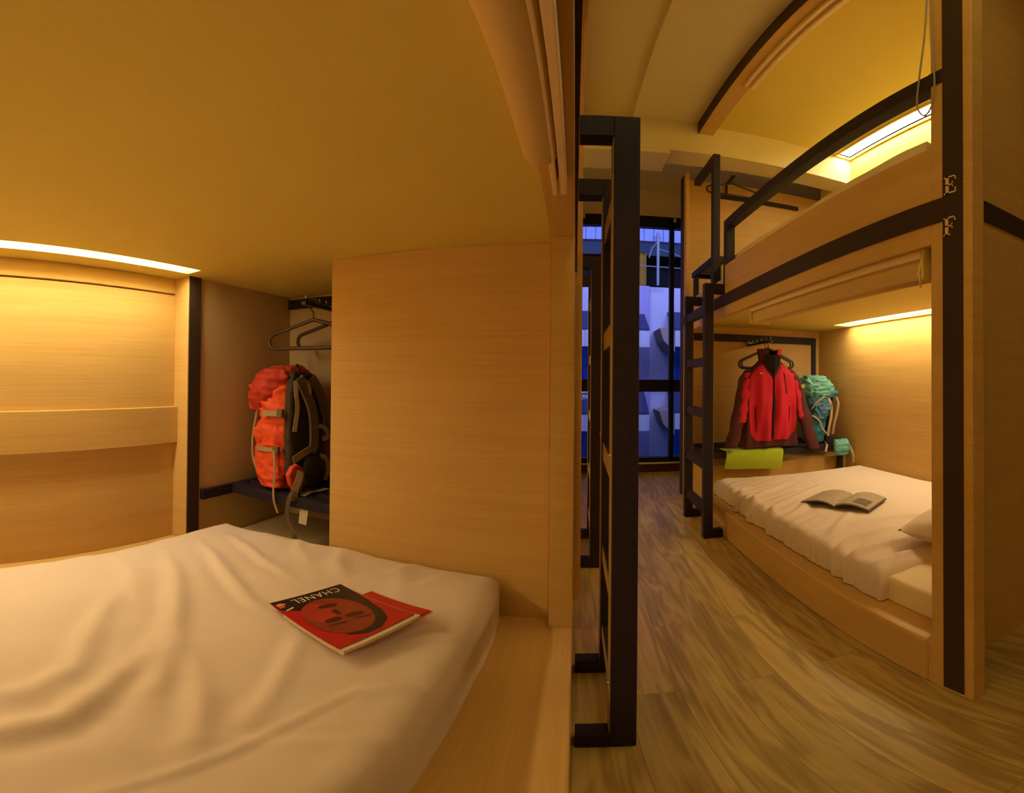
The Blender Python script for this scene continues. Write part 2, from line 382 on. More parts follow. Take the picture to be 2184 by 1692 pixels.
nm = mat('tan_laminate', (.56, .40, .19), .6, noise_amt=.03, noise_scale=6)
obj('niche_wall', MB().box((-1.62, -1.49), (1.30, LY1), (-.80, LZC)), nm, LB)
obj('niche_back', MB().box((-1.49, LX), (1.965, LY1), (-.80, LZC)), nm, LB)
obj('niche_floor', MB().box((-1.49, -.08), (1.40, 1.965), (-.80, -.757)), nm, LB, bevel=.002)
obj('foot_panel', MB().box((-.851, -.078), (1.374, 1.40), (-.80, LZC)), W, LB, bevel=.002)
obj('front_post', MB().box((-.074, LX), (1.31, 1.41), (-.80, LZC)), W, LB, bevel=.002)
obj('niche_side', MB().box((-.03, LX), (1.41, LY1), (-.80, LZC)), W, LB)
# ceiling of the lower berth with its light slot
obj('berth_ceiling', MB().box((-1.368, -.075), (LY0, LY1), (LZC, .47)).box((-1.62, -1.452), (LY0, LY1), (LZC, .47))
    .box((-1.452, -1.368), (1.195, LY1), (LZC, .47)).box((-1.452, -1.368), (LY0, 1.195), (.466, .47)), M['cream'], LB)
lab(obj('front_fascia', MB().box((-.075, LX), (LY0, LY1), (LZC - .002, .47)), W, LB, bevel=.002), 'wooden board along the opening')
obj('upper_deck', MB().box((-1.62, LX), (LY0, LY1), (.47, .56)), W, LB)
lab(obj('dark_rail', MB().box((LX, .004), (LY0, LY1), (.47, .545)), WD, LB), 'dark brown level strip')
obj('upper_board', MB().box((-.03, LX), (LY0, LY1), (.56, .765)), W, LB, bevel=.002)
obj('upper_back', MB().box((-1.62, -1.6), (LY0, LY1), (.56, 2.2)), M['cream'], LB)
obj('upper_end', MB().box((-1.6, -.01), (1.96, LY1), (.56, 2.2)), W, LB)
obj('upper_ceiling', MB().box((-1.62, -.08), (LY0, LY1), (2.19, 2.26)), M['cream'], LB)
obj('upper_header', MB().box((-.12, .012), (LY0, LY1), (2.11, 2.26)), W, LB, bevel=.002)
obj('near_end_panel', MB().box((-1.62, LX), (LY0 - .03, LY0), (FL, 2.26)), W, LB)

# light strips
def led(x0, x1, y0, y1, z, label, m):
    t = thing('led_strip_light', label, 'light', ((x0 + x1) / 2, (y0 + y1) / 2, z))
    obj('diffuser', MB().box((x0 + .004, x1 - .004), (y0, y1 - .003), (z, z + .012)), m, t)
    return t
led(-1.452, -1.368, LY0 + .02, 1.195, .447, 'glowing light strip in the left berth ceiling above the wall panel', M['led'])

# ================================================================== RIGHT BUNK (berth E over berth F)
RB = thing('bunk_bed', 'built-in two-storey wood bunk on the right lettered E and F', 'bunk bed', (1.7, 2.3, FL))
RX, RXB = .967, 2.43
FZ = .48
obj('bed_base', MB().box((RX, 2.46), (.945, 2.74), (FL, -.868)).box((RX, 1.02), (.925, .945), (FL, -.868)).box((1.035, 2.46), (2.74, 3.97), (FL, -.868)), W, RB, bevel=.012, seg=3)
obj('end_post', MB().box((RX, 1.022), (.765, .925), (FL, CEIL)), W, RB, bevel=.003)
lab(obj('inlay_strip', MB().box((RX - .004, RX), (.797, .873), (FL + .015, CEIL)), WD, RB), 'dark brown upright strip on the end post')
obj('end_panel', MB().box((1.02, 2.46), (.94, .972), (FL, CEIL)), W, RB)
lab(obj('inlay_strip', MB().box((1.256, 2.46), (.934, .94), (.565, .645)), WD, RB), 'dark band across the end panel')
obj('berth_back', MB().box((RXB, 2.46), (.972, 3.94), (-.868, FZ)), W, RB)
obj('niche_end', MB().box((RX + .03, 2.46), (3.94, 3.97), (FL, 1.905)), W, RB)
obj('far_post', MB().box((RX, 1.0), (3.79, 3.975), (FL, 1.905)), W, RB, bevel=.002)
lab(obj('inlay_strip', MB().box((RX - .004, RX), (3.865, 3.975), (FL + .01, 1.905)), WD, RB), 'dark brown upright strip on the far post')
obj('berth_ceiling', MB().box((RX + .03, 2.235), (.972, 3.94), (FZ, .53)).box((2.40, RXB), (.972, 3.94), (FZ, .53))
    .box((2.235, 2.40), (3.36, 3.94), (FZ, .53)).box((2.235, 2.40), (.972, 3.36), (.526, .53)), M['cream'], RB)
lab(obj('front_fascia', MB().box((RX, RX + .03), (.925, 3.80), (.405, .53)), W, RB, bevel=.002), 'wooden board over the lower opening')
lab(obj('dark_rail', MB().box((RX - .004, RX), (.873, 3.865), (.47, .548)), WD, RB), 'dark brown level strip between the berths')
obj('upper_deck', MB().box((RX + .03, 2.44), (.972, 3.94), (.53, .60)), W, RB)
lab(obj('side_board', MB().box((RX, RX + .022), (.925, 2.765), (.548, .742)), W, RB, bevel=.003), 'low wooden side of the upper berth')
lab(obj('side_board', MB().box((RX, RX + .022), (2.765, 3.79), (.548, .66)), W, RB, bevel=.003), 'lower wooden side beside the ladder')
obj('upper_back', MB().box((2.45, 2.48), (.972, 3.94), (.60, CEIL)), M['cream'], RB)
UC = 2.19
obj('upper_ceiling', MB().box((1.09, 2.28), (.972, 3.40), (UC, CEIL)).box((2.425, 2.45), (.972, 3.40), (UC, CEIL))
    .box((2.28, 2.425), (3.375, 3.40), (UC, CEIL)).box((2.28, 2.425), (.972, 1.0), (UC, CEIL)), M['cream'], RB)
lab(obj('light_trough', MB().box((2.268, 2.28), (.972, 3.40), (UC - .022, UC + .03)).box((2.425, 2.437), (.972, 3.40), (UC - .022, UC + .03))
    .box((2.28, 2.425), (3.375, 3.39), (UC - .022, UC + .03)), M['cream'], RB, bevel=.002), 'cream frame around the upper light')
obj('upper_header', MB().box((RX, 1.09), (.925, 3.40), (2.105, CEIL)), W, RB, bevel=.003)
lab(obj('inlay_strip', MB().box((RX - .005, RX), (.925, 3.40), (2.105, CEIL)), WD, RB), 'dark brown strip along the top header')
hr = MB().box((RX - .002, 1.02), (.925, 2.765), (.995, 1.055)).box((RX - .002, 1.02), (2.70, 2.765), (.745, 1.0))
hr.box((RX - .004, RX - .001), (2.742, 2.765), (.548, .80)).box((RX - .004, RX - .001), (.873, .93), (.995, 1.055))
obj('handrail', hr, M['dark'], RB, bevel=.003)
# letters on the post
def letter(ch, y0, z0, hgt, wid, parent):
    """bold serif capital, reading from the corridor: left edge at the far side (larger y)"""
    st, th, se = .24, .075, .14
    polys = []
    if ch in 'EF':
        polys += [(.14, 0, .14 + st, 1), (0, 0, .52 if ch == 'F' else .9, th), (0, 1 - th, .95, 1), (.14, .47, .72, .47 + th)]
        polys += [(.87, .74, .95, 1), (.66, .36, .72, .66)]
        if ch == 'E': polys += [(.88, 0, .96, .28)]
    m = MB()
    for a, b, c, d in polys:
        m.box((RX - .0062, RX - .004), (y0 - a * wid, y0 - c * wid), (z0 + b * hgt, z0 + d * hgt))
    return obj('letter_' + ch.lower(), m, M['letter'], parent)
M['letter'] = mat('pale_gold_lettering', (.75, .55, .30), .5, noise_amt=.03)
lab(letter('E', .866, .552, .058, .048, RB), 'pale serif capital E on the post')
lab(letter('F', .868, .418, .058, .048, RB), 'pale serif capital F on the post')
led(2.238, 2.398, 1.0, 3.355, .506, 'slim glowing light strip in the ceiling of the lower right berth', M['led_f'])
led(2.285, 2.42, 1.0, 3.37, 2.20, 'bright recessed light over the upper right berth behind the handrail', M['led_e'])

# ================================================================== SECOND LEFT BUNK further down the corridor
SB = thing('bunk_bed', 'farther left bunk whose front edge shows through the left ladder', 'bunk bed', (-.8, 3.4, FL))
SX = .02
obj('bed_base', MB().box((-1.6, SX), (2.02, 4.6), (FL, -.80)), W, SB)
obj('side_panel', MB().box((-1.6, SX), (2.0, 2.02), (FL, 1.9)), W, SB)
obj('far_panel', MB().box((-1.6, SX + .012), (4.6, 4.64), (FL, 1.9)), W, SB)
obj('front_post', MB().box((SX - .04, SX + .01), (2.02, 2.12), (FL, 2.2)), W, SB)
obj('front_post', MB().box((SX - .04, SX + .012), (2.95, 3.05), (FL, 1.9)), W, SB)
obj('dark_rail', MB().box((SX, SX + .004), (2.12, 4.6), (.47, .545)), WD, SB)
obj('front_board', MB().box((SX - .04, SX), (2.12, 4.6), (.42, .765)), W, SB)
obj('deck', MB().box((-1.6, SX - .04), (2.02, 4.6), (.47, .56)), M['cream'], SB)
obj('header', MB().box((-.1, .045), (2.0, 3.42), (2.11, 2.26)), W, SB)

# ================================================================== LADDERS
def ladder(label, xs, xb, ys, ztop, rungs):
    """xs = stile x range, xb = bunk face, ys = two stile y starts"""
    xm = (xs[0] + xs[1]) / 2
    t = thing('bunk_ladder', label, 'ladder', (xm, (ys[0] + ys[1]) / 2, FL))
    for y in ys:
        a = obj('stile', MB().box(xs, (y, y + .055), (FL, ztop)), M['dark'], t, bevel=.002)
        inner = xs[0] if xb < xs[0] else xs[1]
        obj('stand_off_bar', MB().box((xb, inner), (y, y + .055), (ztop - .062, ztop)), M['dark'], t, bevel=.002)
        obj('stand_off_bar', MB().box((xb, inner), (y, y + .055), (FL, FL + .055)), M['dark'], t, bevel=.002)
    for z in rungs:
        obj('rung', MB().box((xs[0] + .006, xs[1] - .006), (ys[0] + .055, ys[1]), (z - .028, z + .028)), M['dark'], t, bevel=.002)
    e = xs[0] if xb < xs[0] else xs[1]; sg = -1 if xb < xs[0] else 1
    for y in ys:
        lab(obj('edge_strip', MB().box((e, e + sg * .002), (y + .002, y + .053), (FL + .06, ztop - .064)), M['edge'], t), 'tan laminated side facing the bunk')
        for z in rungs[::2]:
            lab(obj('bolt', MB().tube([(e, y + .0275, z + .05), (e + sg * .0045, y + .0275, z + .05)], .006, 8), M['steel'], t, smooth=True), 'small bright bolt head')
    for z in rungs:
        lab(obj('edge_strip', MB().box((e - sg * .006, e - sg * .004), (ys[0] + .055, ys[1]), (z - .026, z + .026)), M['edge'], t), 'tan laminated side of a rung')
    return t
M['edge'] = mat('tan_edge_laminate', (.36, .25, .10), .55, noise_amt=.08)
RG = (.445, .11, -.225, -.56, -.86)
ladder('tall dark metal ladder standing before the left bunk, nearest the viewer', (.085, .146), .006, (1.0, 1.392), .652, RG)
ladder('dark metal ladder seen through the nearest ladder, before the farther left bunk', (.085, .146), SX + .004, (2.38, 2.86), .652, RG)
ladder('dark metal ladder leading up to the right bunk near the window', (.832, .892), RX - .004, (2.75, 3.25), .615, RG)
# grab frame of the upper right berth
gf = thing('grab_rail', 'dark angled grab rail rising beside the right ladder at the upper berth', 'handrail', (.98, 3.2, .66))
obj('upright', MB().box((RX, 1.02), (3.0, 3.055), (.66, 1.70)), M['dark'], gf, bevel=.003)
obj('top_bar', MB().box((RX, 1.02), (3.055, 3.52), (1.645, 1.70)), M['dark'], gf, bevel=.003)

# ================================================================== LUGGAGE SHELVES
def shelf(label, x, y, z, brackets):
    t = thing('luggage_shelf', label, 'shelf', ((x[0] + x[1]) / 2, (y[0] + y[1]) / 2, z - .045))
    f = MB().box(x, (y[0], y[0] + .04), (z - .045, z)).box(x, (y[1] - .03, y[1]), (z - .045, z)).box((x[0], x[0] + .03), (y[0] + .04, y[1] - .03), (z - .045, z)).box((x[1] - .03, x[1]), (y[0] + .04, y[1] - .03), (z - .045, z))
    obj('frame', f, M['dark'], t, bevel=.002)
    n = 6
    for i in range(n):
        yy = y[0] + .055 + (y[1] - .05 - y[0] - .055) * i / (n - 1) - .018
        obj('slat', MB().box((x[0] + .03, x[1] - .03), (yy, yy + .036), (z - .02, z - .002)), M['dark'], t, bevel=.002)
    for b in brackets: obj('bracket', MB().box(*b), M['dark'], t, bevel=.002)
    return t
shelf('dark slatted luggage shelf in the left niche under the orange backpack', (-1.488, -.06), (1.5, 1.962), -.51, [((-1.49, -1.468), (1.312, 1.5), (-.556, -.51))])
shelf('dark slatted luggage shelf at the foot of the lower right berth', (1.04, 2.425), (3.36, 3.935), -.58, [((2.30, 2.345), (3.37, 3.41), (-.868, -.625)), ((1.05, 1.095), (3.37, 3.41), (-.868, -.625))])
obj('foot_box', MB().box((1.04, 2.428), (3.45, 3.935), (-.868, -.70)), W, RB)
shelf('dark slatted shelf at the foot of the upper right berth behind the grab rail', (RX + .025, 2.44), (3.08, 3.68), .90, [((1.0, 1.04), (3.1, 3.14), (.60, .855)), ((1.0, 1.04), (3.62, 3.66), (.60, .855))])

# ================================================================== COAT RAILS, HOOKS, HANGERS
def coat_rail(label, parts, peg):
    """parts: boxes of the flat dark rail; peg = (x, y0, y1, z) of the bar standing out with pins"""
    b = parts[0]
    t = thing('coat_rail', label, 'coat rail', ((b[0][0] + b[0][1]) / 2, (b[1][0] + b[1][1]) / 2, b[2][0]))
    obj('wall_bar', MB().box(*b), M['dark'], t, bevel=.002)
    for q in parts[1:]: obj('side_bar', MB().box(*q), M['dark'], t, bevel=.002)
    x, y0, y1, z = peg
    obj('peg', MB().box((x - .012, x + .012), (y0, y1), (z - .018, z)).box((x - .012, x + .012), (y1 - .012, y1), (z - .018, b[2][0] + .01)), M['black'], t, bevel=.002)
    n = 6
    for i in range(n):
        yy = y0 + .02 + (y1 - y0 - .06) * i / (n - 1)
        lab(obj('pin', MB().tube([(x, yy, z), (x, yy, z + .02), (x, yy - .004, z + .026)], .004, 6), M['steel'], t, smooth=True), 'small bright pin on the peg')
    return t
coat_rail('dark coat rail high in the left niche over the backpack', [((-1.489, -.09), (1.945, 1.964), (.355, .405))], (-1.14, 1.60, 1.945, .325))
coat_rail('dark coat rail and frame on the end wall of the lower right berth', [((1.0, 2.38), (3.915, 3.939), (.345, .412)), ((2.335, 2.38), (3.915, 3.939), (-.598, .345))], (1.61, 3.37, 3.915, .32))
def hanger(label, x, y, z, hw=.215, rz=0.0, group=None, m=None, drop=.165):
    """z = where the hook rests"""
    t = thing('clothes_hanger', label, 'hanger', (x, y, z), rz, group)
    r = .009
    hk = []
    for i in range(9):
        a = R(-20 + i * 25)
        hk.append((.020 * math.cos(a) , 0, .0 + .020 * math.sin(a) - .010))
    hk += [(-.012, 0, -.04), (0, 0, -.055), (0, 0, -.09)]
    obj('hook', MB().tube(hk, .004, 8), m or M['black'], t, smooth=True, local=True)
    pts = [(0, 0, -.085)]
    def arc(cx, cz, rr, a0, a1, n=7): return [(cx + rr * math.cos(R(a0 + (a1 - a0) * i / (n - 1))), 0, cz + rr * math.sin(R(a0 + (a1 - a0) * i / (n - 1)))) for i in range(n)]
    zb = -.085 - drop; rr = .034
    right = arc(hw - rr, zb + rr, rr, 70, -90)
    left = arc(-hw + rr, zb + rr, rr, 270, 110)
    obj('shoulder_frame', MB().tube(pts + right + left, r, 8, True), m or M['black'], t, smooth=True, local=True)
    return t
brz = mat('dark_bronze_plastic', (.075, .045, .015), .4, spec=.5, noise_amt=.08)
hanger('brown plastic hanger nearest the bed in the left niche', -1.125, 1.66, .332, .25, 0.05, m=brz, drop=.125)
hanger('brown plastic hanger hanging behind another in the left niche', -1.075, 1.80, .342, .25, -.06, m=brz, drop=.125)
hanger('empty black hanger behind the red jacket', 1.625, 3.53, .342, .25, -.02)
hanger('black hanger that holds the red jacket', 1.60, 3.42, .342, .245, 0.0)
coat_rail('dark coat rail on the end wall of the upper right berth', [((1.30, 2.17), (3.915, 3.939), (1.735, 1.775))], (1.39, 3.70, 3.915, 1.90))
hanger('black hanger on the upper right berth wall beside the grab rail', 1.40, 3.78, 1.925, .245, 0.0, drop=.12)

# ================================================================== ROLLER BLINDS
def blind(label, xr, zr, r, y0, y1, rails, yr, ends):
    t = thing('roller_blind', label, 'blind', (xr, (y0 + y1) / 2, zr))
    n = 20; prof = [(y0, 0.0), (y0, r * .97)] + [(y1 - r * .9 + r * .9 * math.sin(R(a)), max(r * math.cos(R(a)), .0008)) for a in range(0, 91, 15)]
    m = MB(); m.grid(lambda i, j: (xr + prof[j][1] * math.cos(2 * math.pi * i / n), prof[j][0], zr + prof[j][1] * math.sin(2 * math.pi * i / n)), n, len(prof), closed_u=True)
    obj('roll', m, M['blind'], t, smooth=True)
    for x0, x1, z0, z1 in rails:
        obj('guide_rail', MB().box((x0, x1), (y0, yr), (z0, z1)), M['alu'], t, bevel=.0025, seg=3)
    for q in ends: obj('end_bracket', MB().box(*q), M['alu'], t, bevel=.003)
    return t
blind('cream roller blind rolled up under the left berth ceiling, seen lengthwise', -.0605, .3985, .031, LY0 + .01, .755,
      [(-.0475, -.0370, .374, .418), (-.0320, -.0195, .376, .418)], .885, [])
b2 = blind('cream roller blind rolled up over the lower right berth opening', 1.055, .372, .058, .99, 2.345,
      [(.985, 1.0, .378, .405)], 2.345, [])
obj('hem_bar', MB().box((.998, 1.012), (.99, 2.345), (.315, .385)), M['blind'], b2, bevel=.004)
for y in (2.345, .975): obj('end_bracket', MB().box((.985, 1.11), (y, y + .012), (.31, .45)), M['cream'], b2, bevel=.002)
ch = MB(); ch.tube([(.99, .985, .39), (.988, .99, .36), (.985, .996, .33), (.988, .99, .285)], .004, 6)
lab(obj('pull_chain', ch, M['alu'], b2, smooth=True), 'short pale bead chain')
b3 = thing('roller_blind', 'cream blind rails under the top header of the upper right berth', 'blind', (1.06, 1.8, 2.06))
for x0, x1, z0 in ((1.035, 1.055, 2.075), (1.075, 1.10, 2.060)):
    obj('guide_rail', MB().box((x0, x1), (.975, 2.58), (z0, 2.105)), M['alu'], b3, bevel=.003, seg=3)
obj('hem_bar', MB().box((1.055, 1.075), (.975, 2.58), (2.085, 2.104)), M['blind'], b3)
# hanging loop of the blind cord at the near post
CR = MB()
def spline(P, n=8):
    P = [Vector(p) for p in P]; out = []
    for i in range(len(P) - 1):
        p0, p1, p2, p3 = P[max(i - 1, 0)], P[i], P[i + 1], P[min(i + 2, len(P) - 1)]
        for k in range(n):
            t = k / n
            out.append(.5 * ((2 * p1) + (p2 - p0) * t + (2 * p0 - 5 * p1 + 4 * p2 - p3) * t * t + (3 * p1 - p0 - 3 * p2 + p3) * t ** 3))
    out.append(P[-1]); return out
CXL = .955
cord_pts = [(CXL, .918, 1.75), (CXL, .935, 1.30), (CXL, .962, 1.05), (CXL, .972, .95), (CXL, .962, .90), (CXL, .937, .873), (CXL, .912, .895), (CXL, .90, .95), (CXL, .897, 1.02), (CXL, .905, 1.12), (CXL, .912, 1.3), (CXL, .914, 1.75)]
cd_ = obj('blind_cord', CR.tube(spline(cord_pts, 8), .0032, 6), mat('grey_cord', (.34, .30, .24), .6, noise_amt=.05), smooth=True)
tag(cd_, 'thin grey cord hanging in a long loop beside the post lettered E', 'cord')

# ================================================================== BEDDING
def prof(n_side, n_arc, n_top, L, r, hgt):
    """1-D bed profile: list of (offset along bed 0..L, height 0..1)"""
    P = [(0.0, i / n_side * (1 - r / hgt)) for i in range(n_side)]
    P += [(r - r * math.cos(R(90 * i / n_arc)), 1 - r / hgt + r / hgt * math.sin(R(90 * i / n_arc))) for i in range(n_arc)]
    P += [(r + (L - 2 * r) * i / n_top, 1.0) for i in range(n_top + 1)]
    return P + [(L - a, b) for a, b in P[:n_side + n_arc][::-1]]
def seg_dist(x, y, pl):
    """signed distance field to a polyline (arrays) and the running parameter"""
    best = np.full(x.shape, 1e9); sgn = np.zeros(x.shape); par = np.zeros(x.shape)
    n = len(pl) - 1
    for i in range(n):
        ax, ay = pl[i]; bx, by = pl[i + 1]; dx, dy = bx - ax, by - ay; L2 = dx * dx + dy * dy
        t = np.clip(((x - ax) * dx + (y - ay) * dy) / L2, 0, 1)
        d = np.hypot(x - ax - t * dx, y - ay - t * dy)
        s = np.sign((x - ax) * dy - (y - ay) * dx)
        k = d < best
        best = np.where(k, d, best); sgn = np.where(k, s, sgn); par = np.where(k, (i + t) / n, par)
    return best, sgn, par
def fbm(x, y, sc, seed, octv=3):
    o = np.zeros(x.shape); f = x.ravel(); g = y.ravel()
    out = np.array([noise.fractal(Vector((a * sc[0] + seed, b * sc[1] + seed * 1.7, seed)), 1.0, 2.0, octv) for a, b in zip(f, g)])
    return out.reshape(x.shape)
def bed(name, x0, x1, y0, y1, zb, zt, r, nx, ny, disp, m, parent=None, crown=0.0):
    px = prof(4, 6, nx, x1 - x0, r, zt - zb); py = prof(4, 6, ny, y1 - y0, r, zt - zb)
    X = np.array([[x0 + a[0] for a in px] for b in py]); Y = np.array([[y0 + b[0] for a in px] for b in py])
    Z = np.array([[min(a[1], b[1]) for a in px] for b in py])
    tp = np.array([[a[1] * b[1] for a in px] for b in py])
    d = disp(X, Y)
    Zw = zb + (zt - zb) * Z + d * np.clip((tp - .5) * 2, 0, 1)
    # wrinkles also push the sides in and out a little
    side = 1 - np.clip((tp - .5) * 2, 0, 1)
    cxm, cym = (x0 + x1) / 2, (y0 + y1) / 2
    X2 = X + np.where(np.minimum(X - x0, x1 - X) < r * 1.2, np.sign(X - cxm) * d * side * 1.2, 0)
    Y2 = Y + np.where(np.minimum(Y - y0, y1 - Y) < r * 1.2, np.sign(Y - cym) * d * side * 1.2, 0)
    nu, nv = len(px), len(py)
    mb = MB(); mb.grid(lambda i, j: (float(X2[j, i]), float(Y2[j, i]), float(Zw[j, i])), nu, nv)
    e = .012; mb.add([(x0 + e, y0 + e, zb + .003), (x1 - e, y0 + e, zb + .003), (x1 - e, y1 - e, zb + .003), (x0 + e, y1 - e, zb + .003)], [(0, 1, 2, 3)])
    return obj(name, mb, m, parent, smooth=True)
def fold(x, y, pl, amp, wd, taper=True, step=0.35):
    d, s, t = seg_dist(x, y, pl)
    env = np.sin(np.pi * np.clip(t, .02, .98)) ** .6 if taper else 1.0
    return amp * env * (np.exp(-(d / wd) ** 2) - step * np.exp(-((d * s - wd * 1.5) / wd) ** 2))
def left_disp(x, y):
    h = .006 * fbm(x, y, (2.6, 3.2), 3.1) + .0022 * fbm(x, y, (9, 6), 7.7)
    h += fold(x, y, [(-.95, 1.33), (-.88, 1.22), (-.78, 1.14)], .006, .022) + fold(x, y, [(-.35, 1.3), (-.40, 1.2), (-.44, 1.12)], .005, .02) + fold(x, y, [(-1.3, .75), (-1.1, .70), (-.9, .60)], .005, .03)
    h += .018 * np.exp(-((x + .75) / .45) ** 2) - .010
    h += fold(x, y, [(-1.20, .90), (-.97, .77), (-.849, .674), (-.70, .55), (-.60, .43), (-.553, .34)], .014, .030)
    h += fold(x, y, [(-1.22, 1.07), (-1.05, .99), (-.923, .916), (-.757, .83), (-.66, .815)], .009, .022)
    h += fold(x, y, [(-1.0, .60), (-.848, .447), (-.70, .33), (-.666, .234), (-.665, .10)], .012, .030)
    h += fold(x, y, [(-.56, .05), (-.575, .163), (-.572, .252), (-.619, .346), (-.69, .47), (-.80, .60)], .013, .026)
    h += fold(x, y, [(-.654, .562), (-.53, .477), (-.45, .40), (-.424, .34)], .007, .025)
    h += fold(x, y, [(-1.2, 1.20), (-1.05, 1.14), (-.918, 1.08), (-.72, 1.01)], .007, .020)
    h += fold(x, y, [(-.549, .774), (-.50, .67), (-.459, .569), (-.418, .438)], .007, .022)
    h += fold(x, y, [(-.42, .12), (-.402, .294), (-.393, .395), (-.386, .501), (-.36, .62), (-.33, .75)], .0035, .008)
    h += fold(x, y, [(-.75, 1.30), (-.70, 1.18), (-.62, 1.10)], .008, .03) + fold(x, y, [(-.52, 1.28), (-.47, 1.15), (-.44, 1.02)], .006, .03)
    h += fold(x, y, [(-.47, 1.33), (-.53, 1.20), (-.60, 1.12)], .006, .02)
    h += fold(x, y, [(-.23, .95), (-.30, .93), (-.36, .86)], .006, .018) + fold(x, y, [(-.22, .72), (-.30, .70), (-.37, .62)], .006, .018)
    h += fold(x, y, [(-.22, .55), (-.30, .52), (-.42, .42)], .005, .016)
    return h * 1.55
LM = bed('mattress', -1.366, -.212, LY0 + .03, 1.358, -.80, -.612, .075, 120, 230, left_disp, M['sheet'])
tag(LM, 'rumpled white-sheeted mattress on the left wooden ledge, with a magazine on it', 'mattress')

def right_disp(x, y):
    h = .004 * fbm(x, y, (3, 3), 11.3)
    # gathered creases running up from the front hem
    u = y + .55 * (x - 1.07) * -1 + .06 * fbm(x, y, (2, 2), 5.5, 2)
    env = np.exp(-((x - 1.10) / .22) ** 2)
    h += env * .0050 * np.abs(np.sin(u * 26 + 3.0 * fbm(x * 0 + u, y * 0, (3, 1), 2.2, 2))) ** 1.5
    h += env * .0042 * (1 - np.abs(np.sin(u * 41 + 4.0 * fbm(u, x, (5, 2), 4.2, 2)))) ** 2
    h += .004 * np.abs(fbm(x * .35, u, (3, 12), 9.1, 3)) * np.exp(-((x - 1.2) / .5) ** 2)
    for pl, a in (([(1.20, 2.86), (.99, 2.67)], .010), ([(1.55, 2.92), (1.107, 2.56), (.98, 2.33)], .011), ([(1.68, 2.70), (1.123, 2.32), (1.0, 2.12)], .010),
                  ([(1.5, 2.45), (1.09, 2.08)], .008), ([(1.45, 2.02), (1.12, 1.72)], .010), ([(1.5, 1.68), (1.21, 1.66), (1.0, 1.55)], .010),
                  ([(1.45, 1.50), (1.22, 1.497), (1.04, 1.49)], .010), ([(1.38, 1.36), (1.1, 1.345)], .009), ([(1.9, 1.62), (1.6, 1.80), (1.3, 1.86)], .006)):
        h += fold(x, y, pl, a * 1.5, .026)
    return h * 1.45
RM = thing('mattress', 'mattress with cream fitted sheet in the lower right berth, under the duvet', 'mattress', (1.74, 2.05, -.868))
bed('fitted_sheet', 1.085, 2.40, 1.0, 3.16, -.866, -.772, .022, 40, 50, lambda x, y: .002 * fbm(x, y, (4, 4), 1.2), M['sheet2'], RM)
DV = bed('duvet', 1.055, 2.415, 1.27, 3.20, -.862, -.752, .045, 130, 330, right_disp, M['sheet'])
tag(DV, 'creased white duvet spread over the lower right berth, book lying on it', 'duvet')
def pillow(name, label, cx, cy, z, lx, ly, hgt, rz, m):
    n = 28
    t = MB()
    def P(i, j, s):
        u = -1 + 2 * i / (n - 1); v = -1 + 2 * j / (n - 1)
        k = (max(0, 1 - abs(u) ** 2.6) * max(0, 1 - abs(v) ** 2.6)) ** .5
        wv = .006 * noise.noise(Vector((u * 3, v * 3, s * 2)))
        pin = 1 - .06 * (1 - abs(u * v))
        x, y = u * lx / 2 * (1 - .05 * (1 - u * u) * v * v), v * ly / 2 * (1 - .05 * (1 - v * v) * u * u)
        c, si = math.cos(rz), math.sin(rz)
        return (cx + x * c - y * si, cy + x * si + y * c, z + hgt * .45 + s * k * hgt * .5 + wv * k)
    t.grid(lambda i, j: P(i, j, 1), n, n); t.grid(lambda i, j: P(i, j, -1), n, n)
    return tag(obj(name, t, m, None, smooth=True), label, 'pillow')
pillow('pillow', 'plump cream pillow behind the post lettered F', 1.70, 1.33, -.752, .68, .46, .17, R(15), M['sheet'])
# upper right berth
def up_disp(x, y): return .012 * fbm(x, y, (2.2, 2.6), 21.0) + .02 * np.exp(-((y - 1.15) / .25) ** 2)
UM = bed('mattress', 1.028, 2.40, 1.0, 3.03, .605, .832, .045, 40, 60, up_disp, M['sheet2'])
tag(UM, 'cream mattress peeking over the side board of the upper right berth', 'mattress')

# ================================================================== MAGAZINE on the left bed
PA = Vector((-.676, .823)); eu = Vector((.362, .932)); ev = Vector((.935, -.355)); eu.normalize(); ev.normalize()
mg_ang = math.atan2(eu.y, eu.x)
MZ = -.592
mg = thing('magazine', 'red and black magazine with a face on its cover on the left bed', 'magazine', (PA.x, PA.y, MZ), mg_ang)
# local axes: +x along the title edge, -y across the cover
UW, VH = .216, .268
def mg_z(u, v): return .016 * (v / VH) ** 2 * (.55 + .45 * u / UW) + .004
def sheetgrid(u0, u1, v0, v1, dz, m, name, th=.0012, flat=False):
    g = MB(); nu, nv = 10, 14
    f = lambda i, j: (u0 + (u1 - u0) * i / (nu - 1), -(v0 + (v1 - v0) * j / (nv - 1)))
    g.grid(lambda i, j: (*f(i, j), mg_z(f(i, j)[0], -f(i, j)[1]) + dz), nu, nv)
    g.grid(lambda i, j: (*f(i, j), mg_z(f(i, j)[0], -f(i, j)[1]) + dz - th), nu, nv)
    # rim
    for a, b, c, d in ((0, 0, 1, 0), (0, nv - 1, 1, 0), (0, 0, 0, 1), (nu - 1, 0, 0, 1)):
        n = nu if c else nv
        P = [f(a + c * k, b + d * k) for k in range(n)]
        g.add([(p[0], p[1], mg_z(p[0], -p[1]) + dz) for p in P] + [(p[0], p[1], mg_z(p[0], -p[1]) + dz - th) for p in P], [(k, k + 1, n + k + 1, n + k) for k in range(n - 1)])
    return obj(name, g, m, mg, local=True, smooth=True)
mred = mat('red_cover', (.42, .012, .010), .38, spec=.4, noise_amt=.15, noise_scale=12)
